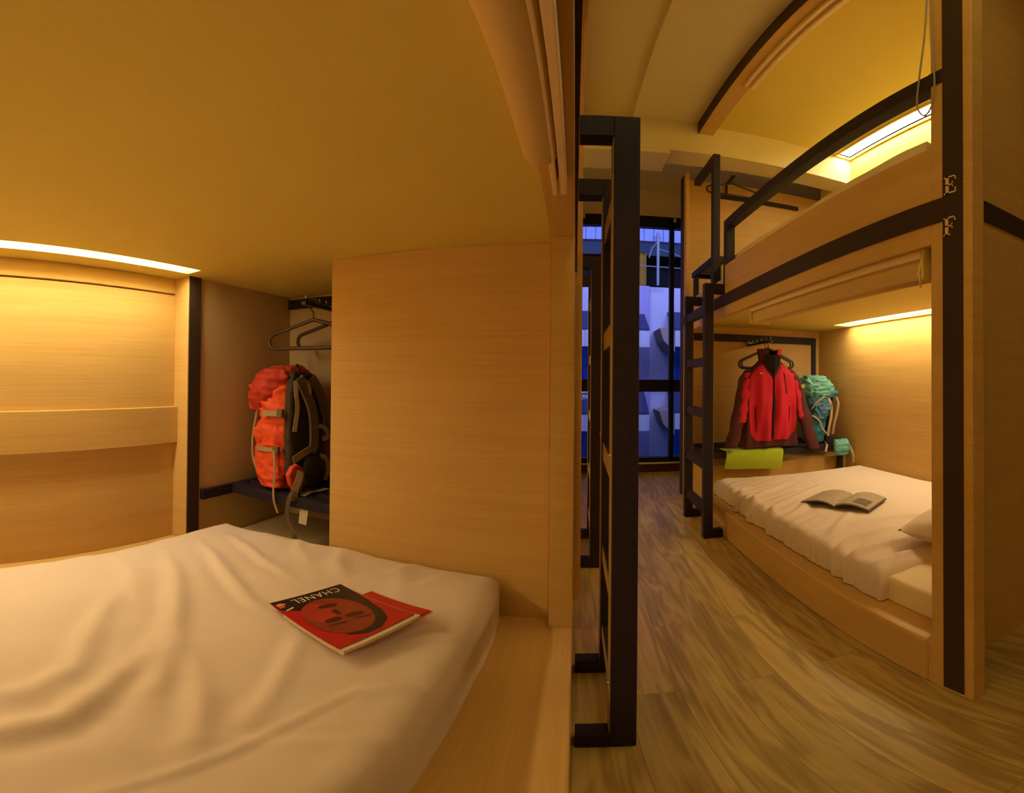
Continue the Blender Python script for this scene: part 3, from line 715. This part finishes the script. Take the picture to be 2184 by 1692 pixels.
mblk = mat('black_cover', (.020, .010, .008), .38, spec=.4, noise_amt=.2, noise_scale=20)
page = mat('cream_pages', (.62, .50, .30), .8, noise_amt=.06, noise_scale=60)
lab(sheetgrid(.012, .265, .072, VH + .012, -.005, mat('orange_page_edge', (.75, .20, .08), .6, noise_amt=.04), 'back_page', .004), 'pale rim of the page under the cover')
lab(sheetgrid(.012, .258, .080, VH + .010, .0, mred, 'inside_page', .004), 'bright red page behind the cover')
lab(sheetgrid(.004, .222, .06, VH + .012, .003, page, 'page_block', .012), 'cream pages')
sheetgrid(0, UW, 0, VH, .0065, mred, 'cover', .0012)
def decal(poly, dz, m, name, label=None):
    g = MB(); n = len(poly); cu_ = sum(p[0] for p in poly) / n; cv_ = sum(p[1] for p in poly) / n
    vs = [(cu_, -cv_, mg_z(cu_, cv_) + dz)]; rings = 5
    for k in range(1, rings + 1):
        for u, v in poly:
            a, b = cu_ + (u - cu_) * k / rings, cv_ + (v - cv_) * k / rings
            vs.append((a, -b, mg_z(a, b) + dz))
    fs = [(0, 1 + i, 1 + (i + 1) % n) for i in range(n)]
    for k in range(rings - 1):
        o = 1 + k * n; fs += [(o + i, o + n + i, o + n + (i + 1) % n, o + (i + 1) % n) for i in range(n)]
    g.add(vs, fs); o = obj(name, g, m, mg, local=True, smooth=True)
    if label: lab(o, label)
    return o
def ell(cu_, cv_, a, b, rot=0, n=28):
    return [(cu_ + a * math.cos(t) * math.cos(rot) - b * math.sin(t) * math.sin(rot), cv_ + a * math.cos(t) * math.sin(rot) + b * math.sin(t) * math.cos(rot)) for t in [2 * math.pi * i / n for i in range(n)]]
decal([(.002, .001), (.10, .001), (UW, .001), (UW - .001, .05), (.19, .075), (.10, .06), (.045, .075), (.002, .05)], .0070, mblk, 'title_band', 'black band across the cover edge')
decal([(.20, .02), (.214, .05), (.206, .12), (.190, .19), (.165, .235), (.125, .258), (.085, .258), (.052, .235), (.06, .20), (.10, .10), (.15, .05)], .0071, mblk, 'hair_print', 'dark mass of hair around the printed face')
decal(ell(.098, .142, .078, .098, .15), .0074, mat('red_toned_face', (.22, .035, .014), .4, spec=.4, noise_amt=.35, noise_scale=18), 'face_print', 'reddish printed face')
decal(ell(.070, .105, .040, .050, .4), .0075, mat('bright_red_cheek', (.36, .035, .015), .4, spec=.4, noise_amt=.2, noise_scale=18), 'cheek_print')  # brighter red patch of the printed face
dk = mat('dark_red_print', (.075, .008, .005), .4, spec=.4, noise_amt=.2)  # dark red ink of the printed eyes, nose, mouth and brows
for e, nm_ in ((ell(.128, .165, .024, .012, .2), 'eye_print'), (ell(.074, .158, .022, .011, .1), 'eye_print'), (ell(.104, .128, .008, .014, 0), 'nose_print'), (ell(.108, .090, .026, .010, .15), 'mouth_print'), (ell(.070, .180, .024, .004, .2), 'brow_print'), (ell(.135, .188, .026, .004, .3), 'brow_print')):
    decal(e, .0077, dk, nm_)
paper_w = mat('white_print', (.72, .62, .50), .5, noise_amt=.03)
decal([(.008, .022), (.030, .022), (.030, .026), (.008, .026)], .0079, paper_w, 'small_print')
decal([(.004, .018), (.022, .014), (.024, .038), (.006, .042)], .0078, mat('red_print_block', (.5, .08, .04), .5, noise_amt=.1), 'small_print')
decal([(.012, .056), (.036, .048), (.037, .053), (.013, .061)], .0079, paper_w, 'small_print')
fc = bpy.data.curves.new('title', 'FONT'); fc.body = 'CHANEL'; fc.size = .047; fc.space_character = 1.12
fo = bpy.data.objects.new('tmp', fc); COL.objects.link(fo)
dg = bpy.context.evaluated_depsgraph_get(); tm = bpy.data.meshes.new_from_object(fo.evaluated_get(dg))
bpy.data.objects.remove(fo)
g = MB(); xsr = [v.co.x for v in tm.vertices]; wdt = max(xsr)
for v in tm.vertices:
    # title reads from the far side of the bed: rotate half a turn
    u = .192 - v.co.x * (.142 / wdt); vv = .014 + v.co.y * .75
    g.v.append((u, -vv, mg_z(u, vv) + .0080))
g.f = [tuple(p.vertices) for p in tm.polygons]; g.m = [0] * len(g.f)
obj('title_lettering', g, paper_w, mg, local=True)

# ================================================================== OPEN BOOK on the right duvet
bk = thing('book', 'open book lying face up on the white duvet of the lower right berth', 'book', (1.54, 2.20, -.736), R(-60))
pg2 = mat('grey_printed_page', (.36, .29, .19), .6, noise_amt=.35, noise_scale=45)
cov = mat('dark_book_cover', (.035, .025, .02), .5, noise_amt=.2)
def leaf(s, w_, l_, th, bump, name, m, dz=0.0):
    g = MB(); nu, nv = 14, 6
    z = lambda a: dz + bump * math.sin(math.pi * min(1, a * 1.05)) ** .8 * (1 - .25 * a)
    for t in (th, 0.0):
        g.grid(lambda i, j: (s * w_ * i / (nu - 1), -l_ / 2 + l_ * j / (nv - 1), z(i / (nu - 1)) + t * (1 if i else .2)), nu, nv)
    for jj in (0, nv - 1):
        P = [(s * w_ * i / (nu - 1), -l_ / 2 + l_ * jj / (nv - 1), z(i / (nu - 1))) for i in range(nu)]
        g.add(P + [(a, b, c + th * (1 if k else .2)) for k, (a, b, c) in enumerate(P)], [(k, k + 1, nu + k + 1, nu + k) for k in range(nu - 1)])
    P = [(s * w_, -l_ / 2 + l_ * j / (nv - 1), z(1)) for j in range(nv)]
    g.add(P + [(a, b, c + th) for a, b, c in P], [(k, k + 1, nv + k + 1, nv + k) for k in range(nv - 1)])
    return obj(name, g, m, bk, local=True, smooth=False)
leaf(1, .215, .285, .010, .026, 'pages', pg2, .003); leaf(-1, .215, .285, .008, .022, 'pages', pg2, .003)
leaf(1, .222, .292, .003, .024, 'cover', cov); leaf(-1, .222, .292, .003, .020, 'cover', cov)
dpr = mat('dark_photo_print', (.10, .075, .045), .45, noise_amt=.5, noise_scale=30)
gm = MB(); gm.grid(lambda i, j: (.10 + .09 * i / 5, -.12 + .11 * j / 3, .0138 + .026 * math.sin(math.pi * min(1, (.10 + .09 * i / 5) / .215 * 1.05)) ** .8 * (1 - .25 * (.10 + .09 * i / 5) / .215)), 6, 4)
lab(obj('photo_print', gm, dpr, bk, local=True), 'dark printed picture')

# ================================================================== JACKET
jk = thing('jacket', 'red and maroon zip jacket hanging over the shelf in the lower right berth', 'jacket', (1.611, 3.42, .257))
jk.scale = (.963, .963, .963)
mar = mat('maroon_softshell', (.085, .022, .024), .75, spec=.2, noise_amt=.1, noise_scale=20, bump=.1, bump_scale=400)
redf = mat('red_softshell', (.56, .016, .040), .7, spec=.2, noise_amt=.06, noise_scale=14, bump=.1, bump_scale=400)
lin = mat('black_lining', (.010, .008, .008), .9, noise_amt=.2)
JT = [(-.085, .085, .050), (-.115, .108, .060), (-.15, .150, .068), (-.19, .198, .078), (-.235, .236, .086), (-.32, .250, .094), (-.45, .258, .096), (-.58, .264, .094), (-.70, .272, .090), (-.79, .280, .086), (-.835, .278, .084)]
def jrow(z):
    for (z0, a0, b0), (z1, a1, b1) in zip(JT, JT[1:]):
        if z >= z1:
            t = (z0 - z) / (z0 - z1); return a0 + (a1 - a0) * t, b0 + (b1 - b0) * t
    return JT[-1][1:]
def jfold(x, z):
    dpt = min(1, max(0, (-z - .15) / .4))
    return dpt * (.015 * math.sin(x * 38 + z * 3.0) + .009 * math.sin(x * 67 - z * 6 + 1)) + .012 * noise.noise(Vector((x * 9, z * 6, 2)))
def jsurf(a, z):
    hw, hd = jrow(z); c, s = math.cos(a), math.sin(a)
    x = hw * math.copysign(abs(c) ** .85, c); y = hd * math.copysign(abs(s) ** .75, s)
    return (x, y - jfold(x, z) * (1 if s < 0 else -.5), z - .012 * abs(c) * (1 if z < -.75 else 0))
NA, NZ = 64, 40
zs = [JT[0][0] + (JT[-1][0] - JT[0][0]) * j / (NZ - 1) for j in range(NZ)]
g = MB(); g.grid(lambda i, j: jsurf(2 * math.pi * i / NA, zs[j]), NA, NZ, closed_u=True)
obj('body', g, mar, jk, smooth=True, local=True)
def jpanel(xl, xr, zt, zb, name, m, off=.006, side=1):
    """front panel lying on the chest between two curved edges"""
    g = MB(); nu, nv = 16, 36
    def P(i, j, k):
        t = j / (nv - 1); z = zt + (zb - zt) * t
        a, b = xl(t), xr(t); x = a + (b - a) * i / (nu - 1)
        hw, hd = jrow(z); q = min(.999, abs(x) / hw) ** (1 / .85); y = -hd * (max(0, 1 - q * q) ** .5) ** .75
        edge = min(i, nu - 1 - i, 2) / 2
        return (x, y - jfold(x, z) - off * (.5 + .5 * edge) + k, z)
    g.grid(lambda i, j: P(i, j, 0), nu, nv); g.grid(lambda i, j: P(i, j, .006), nu, nv)
    return obj(name, g, m, jk, smooth=True, local=True)
sm = lambda a, b, t: a + (b - a) * (t * t * (3 - 2 * t))
jpanel(lambda t: -.20 - .025 * math.sin(3.1 * t) + (.05 * max(0, (t - .86) / .14) ** 2) + .085 * max(0, (.16 - t) / .16) ** 1.3, lambda t: sm(-.085, -.004, min(1, t / .20)), -.150, -.785, 'front_panel', redf)
jpanel(lambda t: sm(.080, .010, min(1, t / .20)), lambda t: .215 + .02 * math.sin(3.1 * t) - (.06 * max(0, (t - .84) / .16) ** 2) - .085 * max(0, (.16 - t) / .16) ** 1.3, -.145, -.780, 'front_panel', redf)
lab(obj('zip', MB().tube([(.003, -jrow(z)[1] - .008 - jfold(0, z), z) for z in [-.20 - .029 * k for k in range(20)]], .005, 6), lin, jk, smooth=True, local=True), 'dark zip line down the front')
for sx in (-1, 1):
    zp = MB().tube([(sx * (.165 - .012 * k / 8), -jrow(-.50 - .025 * k)[1] * .83 - .012 - jfold(sx * .16, -.50 - .025 * k), -.50 - .025 * k) for k in range(9)], .004, 6)
    lab(obj('pocket_zip', zp, lin, jk, smooth=True, local=True), 'dark slit of a hand pocket')
lab(obj('pocket_zip', MB().tube([(.105 + .004 * k, -jrow(-.21 - .03 * k)[1] * .93 - .012 - jfold(.11, -.21 - .03 * k), -.21 - .03 * k) for k in range(7)], .004, 6), mar, jk, smooth=True, local=True), 'chest pocket zip')
def sleeve(pts, rr, name, m, fl=.62, seg=16):
    P = spline(pts, 6); n = len(P)
    rs = [rr[0] + (rr[1] - rr[0]) * k / (n - 1) + .004 * math.sin(k * 1.3) for k in range(n)]
    g = MB(); vs = []
    for k in range(n):
        for q in range(seg):
            an = 2 * math.pi * q / seg
            vs.append((P[k].x + rs[k] * math.cos(an), P[k].y + rs[k] * fl * math.sin(an) + .004 * math.sin(k * .9 + q), P[k].z))
    fs = [(k * seg + q, k * seg + (q + 1) % seg, (k + 1) * seg + (q + 1) % seg, (k + 1) * seg + q) for k in range(n - 1) for q in range(seg)] + [tuple(range(seg)), tuple((n - 1) * seg + q for q in range(seg))]
    return obj(name, g.add(vs, fs), m, jk, smooth=True, local=True)
sleeve([(-.165, .0, -.185), (-.232, -.01, -.26), (-.280, -.03, -.45), (-.345, -.070, -.68), (-.400, -.105, -.825)], (.058, .060), 'sleeve', mar)
sleeve([(.165, .0, -.180), (.240, -.01, -.26), (.30, -.03, -.45), (.355, -.075, -.70), (.40, -.108, -.885)], (.060, .062), 'sleeve', mar)
sleeve([(-.205, -.028, -.215), (-.232, -.036, -.30), (-.252, -.048, -.42), (-.282, -.066, -.56), (-.298, -.076, -.625)], (.040, .042), 'sleeve_patch', redf)
sleeve([(.205, -.028, -.215), (.242, -.036, -.30), (.268, -.050, -.42), (.285, -.066, -.56), (.294, -.074, -.61)], (.032, .030), 'sleeve_patch', redf)
# stand-up collar, open at the front
def collar(a0, a1, name, m, top=.0):
    g = MB(); n, v = 16, 8
    def P(i, j, k):
        a = R(a0 + (a1 - a0) * i / (n - 1)); t = j / (v - 1)
        rw = .098 + .018 * t - k; rd = .062 + .014 * t - k
        return (rw * math.cos(a), rd * math.sin(a) - .012 * t * (math.sin(a) < 0), -.128 + (.118 + top * math.sin(a)) * t)
    g.grid(lambda i, j: P(i, j, 0), n, v); g.grid(lambda i, j: P(i, j, .006), n, v)
    return obj(name, g, m, jk, smooth=True, local=True)
collar(175, 250, 'collar', mar); collar(295, 365, 'collar', redf)
lab(collar(5, 175, 'collar', lin), 'black inside of the collar')
obj('neck_lining', MB().grid(lambda i, j: (.074 * (1 - .95 * (j / 9) ** 2) * (-1 + i / 5), -.080 - .020 * j / 9 - .014 * (1 - abs(-1 + i / 5)), -.060 - .165 * j / 9), 11, 10), lin, jk, smooth=True, local=True)
lab(obj('chest_emblem', MB().box((-.140, -.118), (-.112, -.108), (-.222, -.212)).prism([(-.112, -.222), (-.098, -.222), (-.105, -.210)], -.112, -.108), mat('orange_thread', (.8, .35, .10), .6, noise_amt=.05), jk, local=True), 'small pale orange chest emblem')
lab(obj('sleeve_label', MB().box((.285, .325), (-.076, -.066), (-.345, -.310)), mat('tan_woven_label', (.42, .26, .13), .8, noise_amt=.2, noise_scale=60), jk, local=True, bevel=.003), 'small tan label on the sleeve')

# ================================================================== GREEN CLOTH over the shelf edge
tw = MB()
def twp(i, j, k):
    u = i / 24; t = j / 15
    x = 1.19 + .505 * u + .008 * math.sin(t * 5)
    if t < .38: y, z = 3.50 - .135 * t / .38, -.576 - .002 * t
    elif t < .5:
        a = R(90 * (t - .38) / .12); y, z = 3.365 - .022 * math.sin(a), -.5975 + .022 * math.cos(a)
    else: y, z = 3.343 - .006 * math.sin((t - .5) * 9), -.5975 - (t - .5) / .5 * (.115 + .03 * u)
    wv = .006 * math.sin(u * 9 + t * 3) * (t > .4) + .004 * noise.noise(Vector((u * 6, t * 5, 1)))
    return (x, y - abs(wv) - k, z + .010 - k * .3)
tw.grid(lambda i, j: twp(i, j, 0), 25, 16); tw.grid(lambda i, j: twp(i, j, .014), 25, 16)
for jj in (0, 15): tw.add([twp(i, jj, 0) for i in range(25)] + [twp(i, jj, .014) for i in range(25)], [(k, k + 1, 26 + k, 25 + k) for k in range(24)])
for ii in (0, 24): tw.add([twp(ii, j, 0) for j in range(16)] + [twp(ii, j, .014) for j in range(16)], [(k, k + 1, 17 + k, 16 + k) for k in range(15)])
tag(obj('towel', tw, mat('lime_microfibre', (.40, .52, .025), .85, spec=.1, noise_amt=.08, noise_scale=12, sheen=.3), smooth=True), 'folded lime green towel draped over the shelf edge under the red jacket', 'towel')

# ================================================================== BACKPACKS
def loft(rows, n=64, p=2.6, amp=.0, seed=0):
    """rows: (z, cx, cy, half x, half y); superellipse sections"""
    g = MB(); vs = []
    for k, (z, cx, cy, hx, hy) in enumerate(rows):
        for q in range(n):
            a = 2 * math.pi * q / n; c, s = math.cos(a), math.sin(a)
            x = cx + hx * math.copysign(abs(c) ** (2 / p), c); y = cy + hy * math.copysign(abs(s) ** (2 / p), s)
            d = amp * 1.3 * (noise.noise(Vector((x * 16 + seed, y * 16, z * 14))) + .9 * (.4 - abs(noise.noise(Vector((x * 20 + z * 12, y * 20 + seed, z * 26)))) * 1.6) + .35 * noise.noise(Vector((x * 70, y * 70, z * 50 + seed)))) if amp else 0
            vs.append((x + d * c, y + d * s, z + d * .3))
    m = len(rows)
    fs = [(k * n + q, k * n + (q + 1) % n, (k + 1) * n + (q + 1) % n, (k + 1) * n + q) for k in range(m - 1) for q in range(n)]
    fs += [tuple(range(n))[::-1], tuple((m - 1) * n + q for q in range(n))]
    return g.add(vs, fs)
def resample(rows, k=12):
    out = []
    for a, b in zip(rows, rows[1:]):
        for i in range(k): out.append(tuple(a[q] + (b[q] - a[q]) * i / k for q in range(5)))
    return out + [rows[-1]]
org = mat('orange_ripstop', (.74, .085, .022), .6, spec=.25, noise_amt=.12, noise_scale=16, bump=.6, bump_scale=70)
org2 = mat('burnt_orange_ripstop', (.46, .042, .016), .6, spec=.25, noise_amt=.15, noise_scale=16, bump=.5, bump_scale=60)
drk = mat('dark_brown_mesh_padding', (.050, .036, .022), .8, noise_amt=.3, noise_scale=120, bump=.4, bump_scale=400)
olv = mat('olive_brown_strap', (.145, .098, .040), .75, noise_amt=.12, noise_scale=60)
tanw = mat('tan_webbing', (.36, .25, .12), .75, noise_amt=.12, noise_scale=120)
bp = thing('backpack', 'orange hiking backpack with dark straps standing on the left niche shelf', 'backpack', (-1.31, 1.68, -.51))
obj('bag', loft(resample([(.004, .055, 0, .050, .10), (.02, .050, 0, .075, .135), (.08, .045, 0, .085, .150), (.19, .040, 0, .092, .152), (.30, .032, 0, .096, .150), (.38, .025, 0, .105, .145), (.45, .020, 0, .10, .135), (.475, .02, 0, .08, .11)]), amp=.012, seed=3), org, bp, smooth=True, local=True)
lab(obj('lid', loft(resample([(.355, -.062, 0, .075, .140), (.40, -.045, 0, .098, .155), (.45, -.020, 0, .112, .160), (.50, .005, 0, .105, .150), (.535, .020, 0, .085, .12), (.555, .025, 0, .045, .07)]), amp=.014, seed=9), org2, bp, smooth=True, local=True), 'burnt orange domed lid')
obj('front_pocket', loft(resample([(.05, -.035, 0, .045, .11), (.10, -.045, 0, .05, .125), (.25, -.05, 0, .048, .12), (.31, -.045, 0, .035, .10)]), amp=.012, seed=5), org, bp, smooth=True, local=True)
lab(obj('side_pocket', loft(resample([(.015, .045, -.130, .060, .030), (.08, .045, -.140, .075, .034), (.185, .042, -.146, .085, .030), (.205, .042, -.140, .082, .026)]), amp=.012, seed=15), org, bp, smooth=True, local=True), 'gathered orange side pocket')
obj('back_panel', loft(resample([(.02, .135, 0, .022, .12), (.10, .135, 0, .030, .145), (.30, .130, 0, .028, .140), (.44, .120, 0, .028, .125), (.515, .110, 0, .022, .085), (.525, .108, 0, .012, .06)]), p=3.5, amp=.003), drk, bp, smooth=True, local=True)
obj('lumbar_pad', loft(resample([(.02, .165, .02, .022, .075), (.07, .17, .02, .028, .09), (.15, .165, .02, .020, .07)]), amp=.004), drk, bp, smooth=True, local=True)
def strap(name, pts, wd, th, nrm, m, parent, label=None):
    o = obj(name, MB().ribbon(spline(pts, 6), wd, th, nrm), m, parent, smooth=False, local=True)
    if label: lab(o, label)
    return o
strap('shoulder_strap', [(.150, -.075, .50), (.168, -.045, .43), (.185, -.022, .36), (.190, -.013, .28), (.188, -.012, .20), (.178, -.02, .17)], .045, .014, (1, -.25, 0), olv, bp)
strap('shoulder_strap', [(.150, .02, .50), (.170, .055, .44), (.182, .082, .37), (.188, .11, .30), (.180, .13, .24)], .045, .014, (1, -.25, 0), olv, bp)
strap('webbing_strap', [(.150, -.105, .485), (.166, -.120, .43), (.168, -.113, .367), (.166, -.130, .27)], .020, .003, (1, -.5, 0), tanw, bp, 'tan load strap')
strap('webbing_strap', [(.145, -.06, .51), (.172, -.035, .47), (.180, -.03, .43)], .014, .003, (1, -.3, 0), tanw, bp)
strap('webbing_strap', [(.192, -.02, .291), (.205, .03, .283), (.215, .060, .262), (.212, .070, .235), (.20, .045, .222)], .020, .003, (1, -.2, .3), tanw, bp, 'looping tan strap')
strap('webbing_strap', [(.185, -.02, .19), (.182, -.085, .172), (.175, -.15, .150)], .030, .004, (1, -.4, 0), tanw, bp, 'tan hip strap')
strap('webbing_strap', [(.185, .045, .148), (.196, .085, .125), (.20, .095, .075), (.19, .085, .023)], .022, .003, (1, -.3, 0), tanw, bp)
strap('compression_strap', [(.00, -.158, .342), (.05, -.166, .344), (.11, -.155, .347)], .024, .003, (0, -1, 0), tanw, bp)
strap('compression_strap', [(-.02, -.168, .186), (.05, -.182, .188), (.12, -.160, .190)], .018, .003, (0, -1, 0), tanw, bp)
lab(obj('buckle', MB().box((.095, .125), (-.170, -.150), (.328, .366)), olv, bp, local=True, bevel=.004), 'olive plastic buckle')
lab(obj('buckle', MB().box((.085, .115), (-.184, -.166), (.172, .206)), olv, bp, local=True, bevel=.004), 'olive plastic buckle')
obj('front_cord', MB().tube(spline([(-.058, -.12, .36), (-.078, -.12, .27), (-.088, -.12, .20), (-.08, -.12, .12), (-.02, -.135, .035), (.0, -.15, .02)], 6), .0065, 6), tanw, bp, smooth=True, local=True)
fin = MB(); FP = [(-.215, .100), (-.175, .130), (-.13, .136), (-.08, .118), (-.055, .060), (-.085, .012), (-.135, .004), (-.19, .050)]
fin.add([(.172, y * .75 - .045, z) for y, z in FP] + [(.196, y * .72 - .048, z * .96 + .003) for y, z in FP], [tuple(range(8))[::-1], tuple(range(8, 16))] + [(k, (k + 1) % 8, 8 + (k + 1) % 8, 8 + k) for k in range(8)])
lab(obj('hip_fin', fin, org, bp, local=True, bevel=.008, seg=3), 'orange hip belt wing')
strap('webbing_strap', [(.204, -.135, .105), (.212, -.160, .07), (.208, -.180, .03), (.205, -.182, -.015)], .032, .004, (1, -.6, 0), tanw, bp, 'wide tan belt webbing')
strap('hanging_strap', [(.207, -.12, .06), (.205, -.20, .02), (.195, -.212, -.03), (.193, -.212, -.081), (.215, -.212, -.124), (.236, -.212, -.151), (.228, -.212, -.195)], .017, .003, (.5, -1, 0), olv, bp, 'long strap end dangling past the shelf')
strap('hanging_strap', [(.098, -.188, .19), (.108, -.196, .095), (.106, -.198, .017), (.112, -.200, -.03), (.134, -.200, -.080)], .009, .003, (.3, -1, 0), tanw, bp, 'thin strap end dangling past the shelf')
obj('haul_loop', MB().tube(spline([(.125, -.085, .512), (.130, -.080, .545), (.130, -.066, .556), (.130, -.052, .545), (.125, -.045, .512)], 5), .005, 6), drk, bp, smooth=True, local=True)
tag(obj('webbing_end', MB().ribbon(spline([(-1.085, 1.535, -.506), (-1.082, 1.58, -.500), (-1.075, 1.64, -.5045), (-1.068, 1.70, -.506)], 5), .03, .003, (0, 0, 1)), tanw), 'loose tan strap end lying on the shelf beside the orange backpack', 'strap')
tag(obj('paper_tag', MB().add([(-1.084, 1.515, -.553), (-1.042, 1.515, -.553), (-1.050, 1.512, -.627), (-1.090, 1.512, -.625), (-1.084, 1.517, -.553), (-1.042, 1.517, -.553), (-1.050, 1.514, -.627), (-1.090, 1.514, -.625)],
    [(0, 1, 2, 3), (7, 6, 5, 4), (0, 4, 5, 1), (1, 5, 6, 2), (2, 6, 7, 3), (3, 7, 4, 0)]), mat('cream_paper_tag', (.62, .52, .33), .8, noise_amt=.04)), 'small cream tag hanging below the left niche shelf', 'tag')

teal = mat('teal_ripstop', (.045, .20, .25), .55, spec=.3, noise_amt=.18, noise_scale=14, bump=.6, bump_scale=60)
teal2 = mat('sea_green_ripstop', (.14, .40, .35), .5, spec=.35, noise_amt=.3, noise_scale=18, bump=.8, bump_scale=45)
blu = mat('slate_blue_ripstop', (.06, .17, .27), .55, spec=.3, noise_amt=.2, noise_scale=14, bump=.6, bump_scale=60)
tbk = thing('backpack', 'blue and teal hiking backpack leaning in the corner beside the red jacket', 'backpack', (2.235, 3.59, -.58))
obj('bag', loft(resample([(.004, -.085, 0, .075, .09), (.03, -.09, 0, .09, .11), (.12, -.085, 0, .098, .12), (.24, -.075, 0, .105, .125), (.36, -.065, 0, .115, .125), (.44, -.06, 0, .115, .12)]), amp=.014, seed=31), teal, tbk, smooth=True, local=True)
lab(obj('lid', loft(resample([(.405, -.055, -.01, .11, .11), (.44, -.045, -.01, .155, .14), (.50, -.050, -.01, .170, .145), (.56, -.075, -.01, .155, .13), (.60, -.095, -.01, .11, .10), (.615, -.10, -.01, .05, .05)]), amp=.022, seed=41), teal2, tbk, smooth=True, local=True), 'crumpled sea green lid')
lab(obj('lid_pocket', loft(resample([(.415, .03, -.095, .07, .045), (.45, .04, -.10, .085, .05), (.48, .05, -.10, .070, .04)]), amp=.008, seed=43), blu, tbk, smooth=True, local=True), 'slate blue lid flap')
lab(obj('front_pocket', loft(resample([(.22, -.075, -.11, .05, .03), (.28, -.06, -.12, .085, .036), (.36, -.05, -.12, .09, .036), (.40, -.05, -.11, .08, .03)]), amp=.016, seed=47), blu, tbk, smooth=True, local=True), 'slate blue pocket')
obj('back_panel', loft(resample([(.02, .025, 0, .022, .10), (.15, .040, 0, .026, .115), (.32, .062, 0, .028, .11), (.44, .080, 0, .022, .09)]), p=3.2, amp=.004), drk, tbk, smooth=True, local=True)
pinkt = mat('sand_webbing', (.46, .31, .18), .75, noise_amt=.1, noise_scale=100)
strap('shoulder_strap', [(.0, -.14, .41), (.026, -.148, .33), (.022, -.150, .24), (.006, -.148, .17), (-.008, -.140, .07)], .028, .010, (.2, -1, 0), pinkt, tbk)
strap('shoulder_strap', [(.10, -.105, .43), (.125, -.118, .36), (.105, -.122, .26), (.082, -.118, .18), (.066, -.11, .08)], .028, .010, (.4, -1, 0), pinkt, tbk)
strap('webbing_strap', [(-.165, -.125, .26), (-.13, -.14, .235), (-.096, -.145, .205), (-.067, -.145, .143), (-.03, -.145, .10), (.007, -.145, .07)], .013, .003, (0, -1, 0), pinkt, tbk)
strap('webbing_strap', [(-.05, -.15, .43), (-.10, -.155, .40), (-.14, -.145, .37), (-.17, -.125, .32)], .015, .003, (0, -1, 0), tanw, tbk)
lab(obj('hip_pocket', loft(resample([(-.090, .055, -.280, .070, .030), (-.05, .055, -.285, .088, .038), (.01, .050, -.285, .085, .038), (.052, .040, -.280, .065, .026)]), amp=.010, seed=51), teal2, tbk, smooth=True, local=True), 'sea green hip belt pocket')
strap('hip_belt', [(-.02, -.14, .04), (.02, -.20, .04), (.045, -.262, .03)], .06, .012, (0, -1, 0), drk, tbk)
strap('hip_belt', [(.125, -.285, .0), (.150, -.295, -.05), (.168, -.30, -.10), (.172, -.30, -.17)], .034, .004, (.3, -1, 0), pinkt, tbk, 'sand coloured belt end')
strap('webbing_strap', [(-.055, -.16, .02), (-.085, -.245, .008), (-.11, -.262, -.05)], .022, .003, (0, -1, .2), pinkt, tbk)
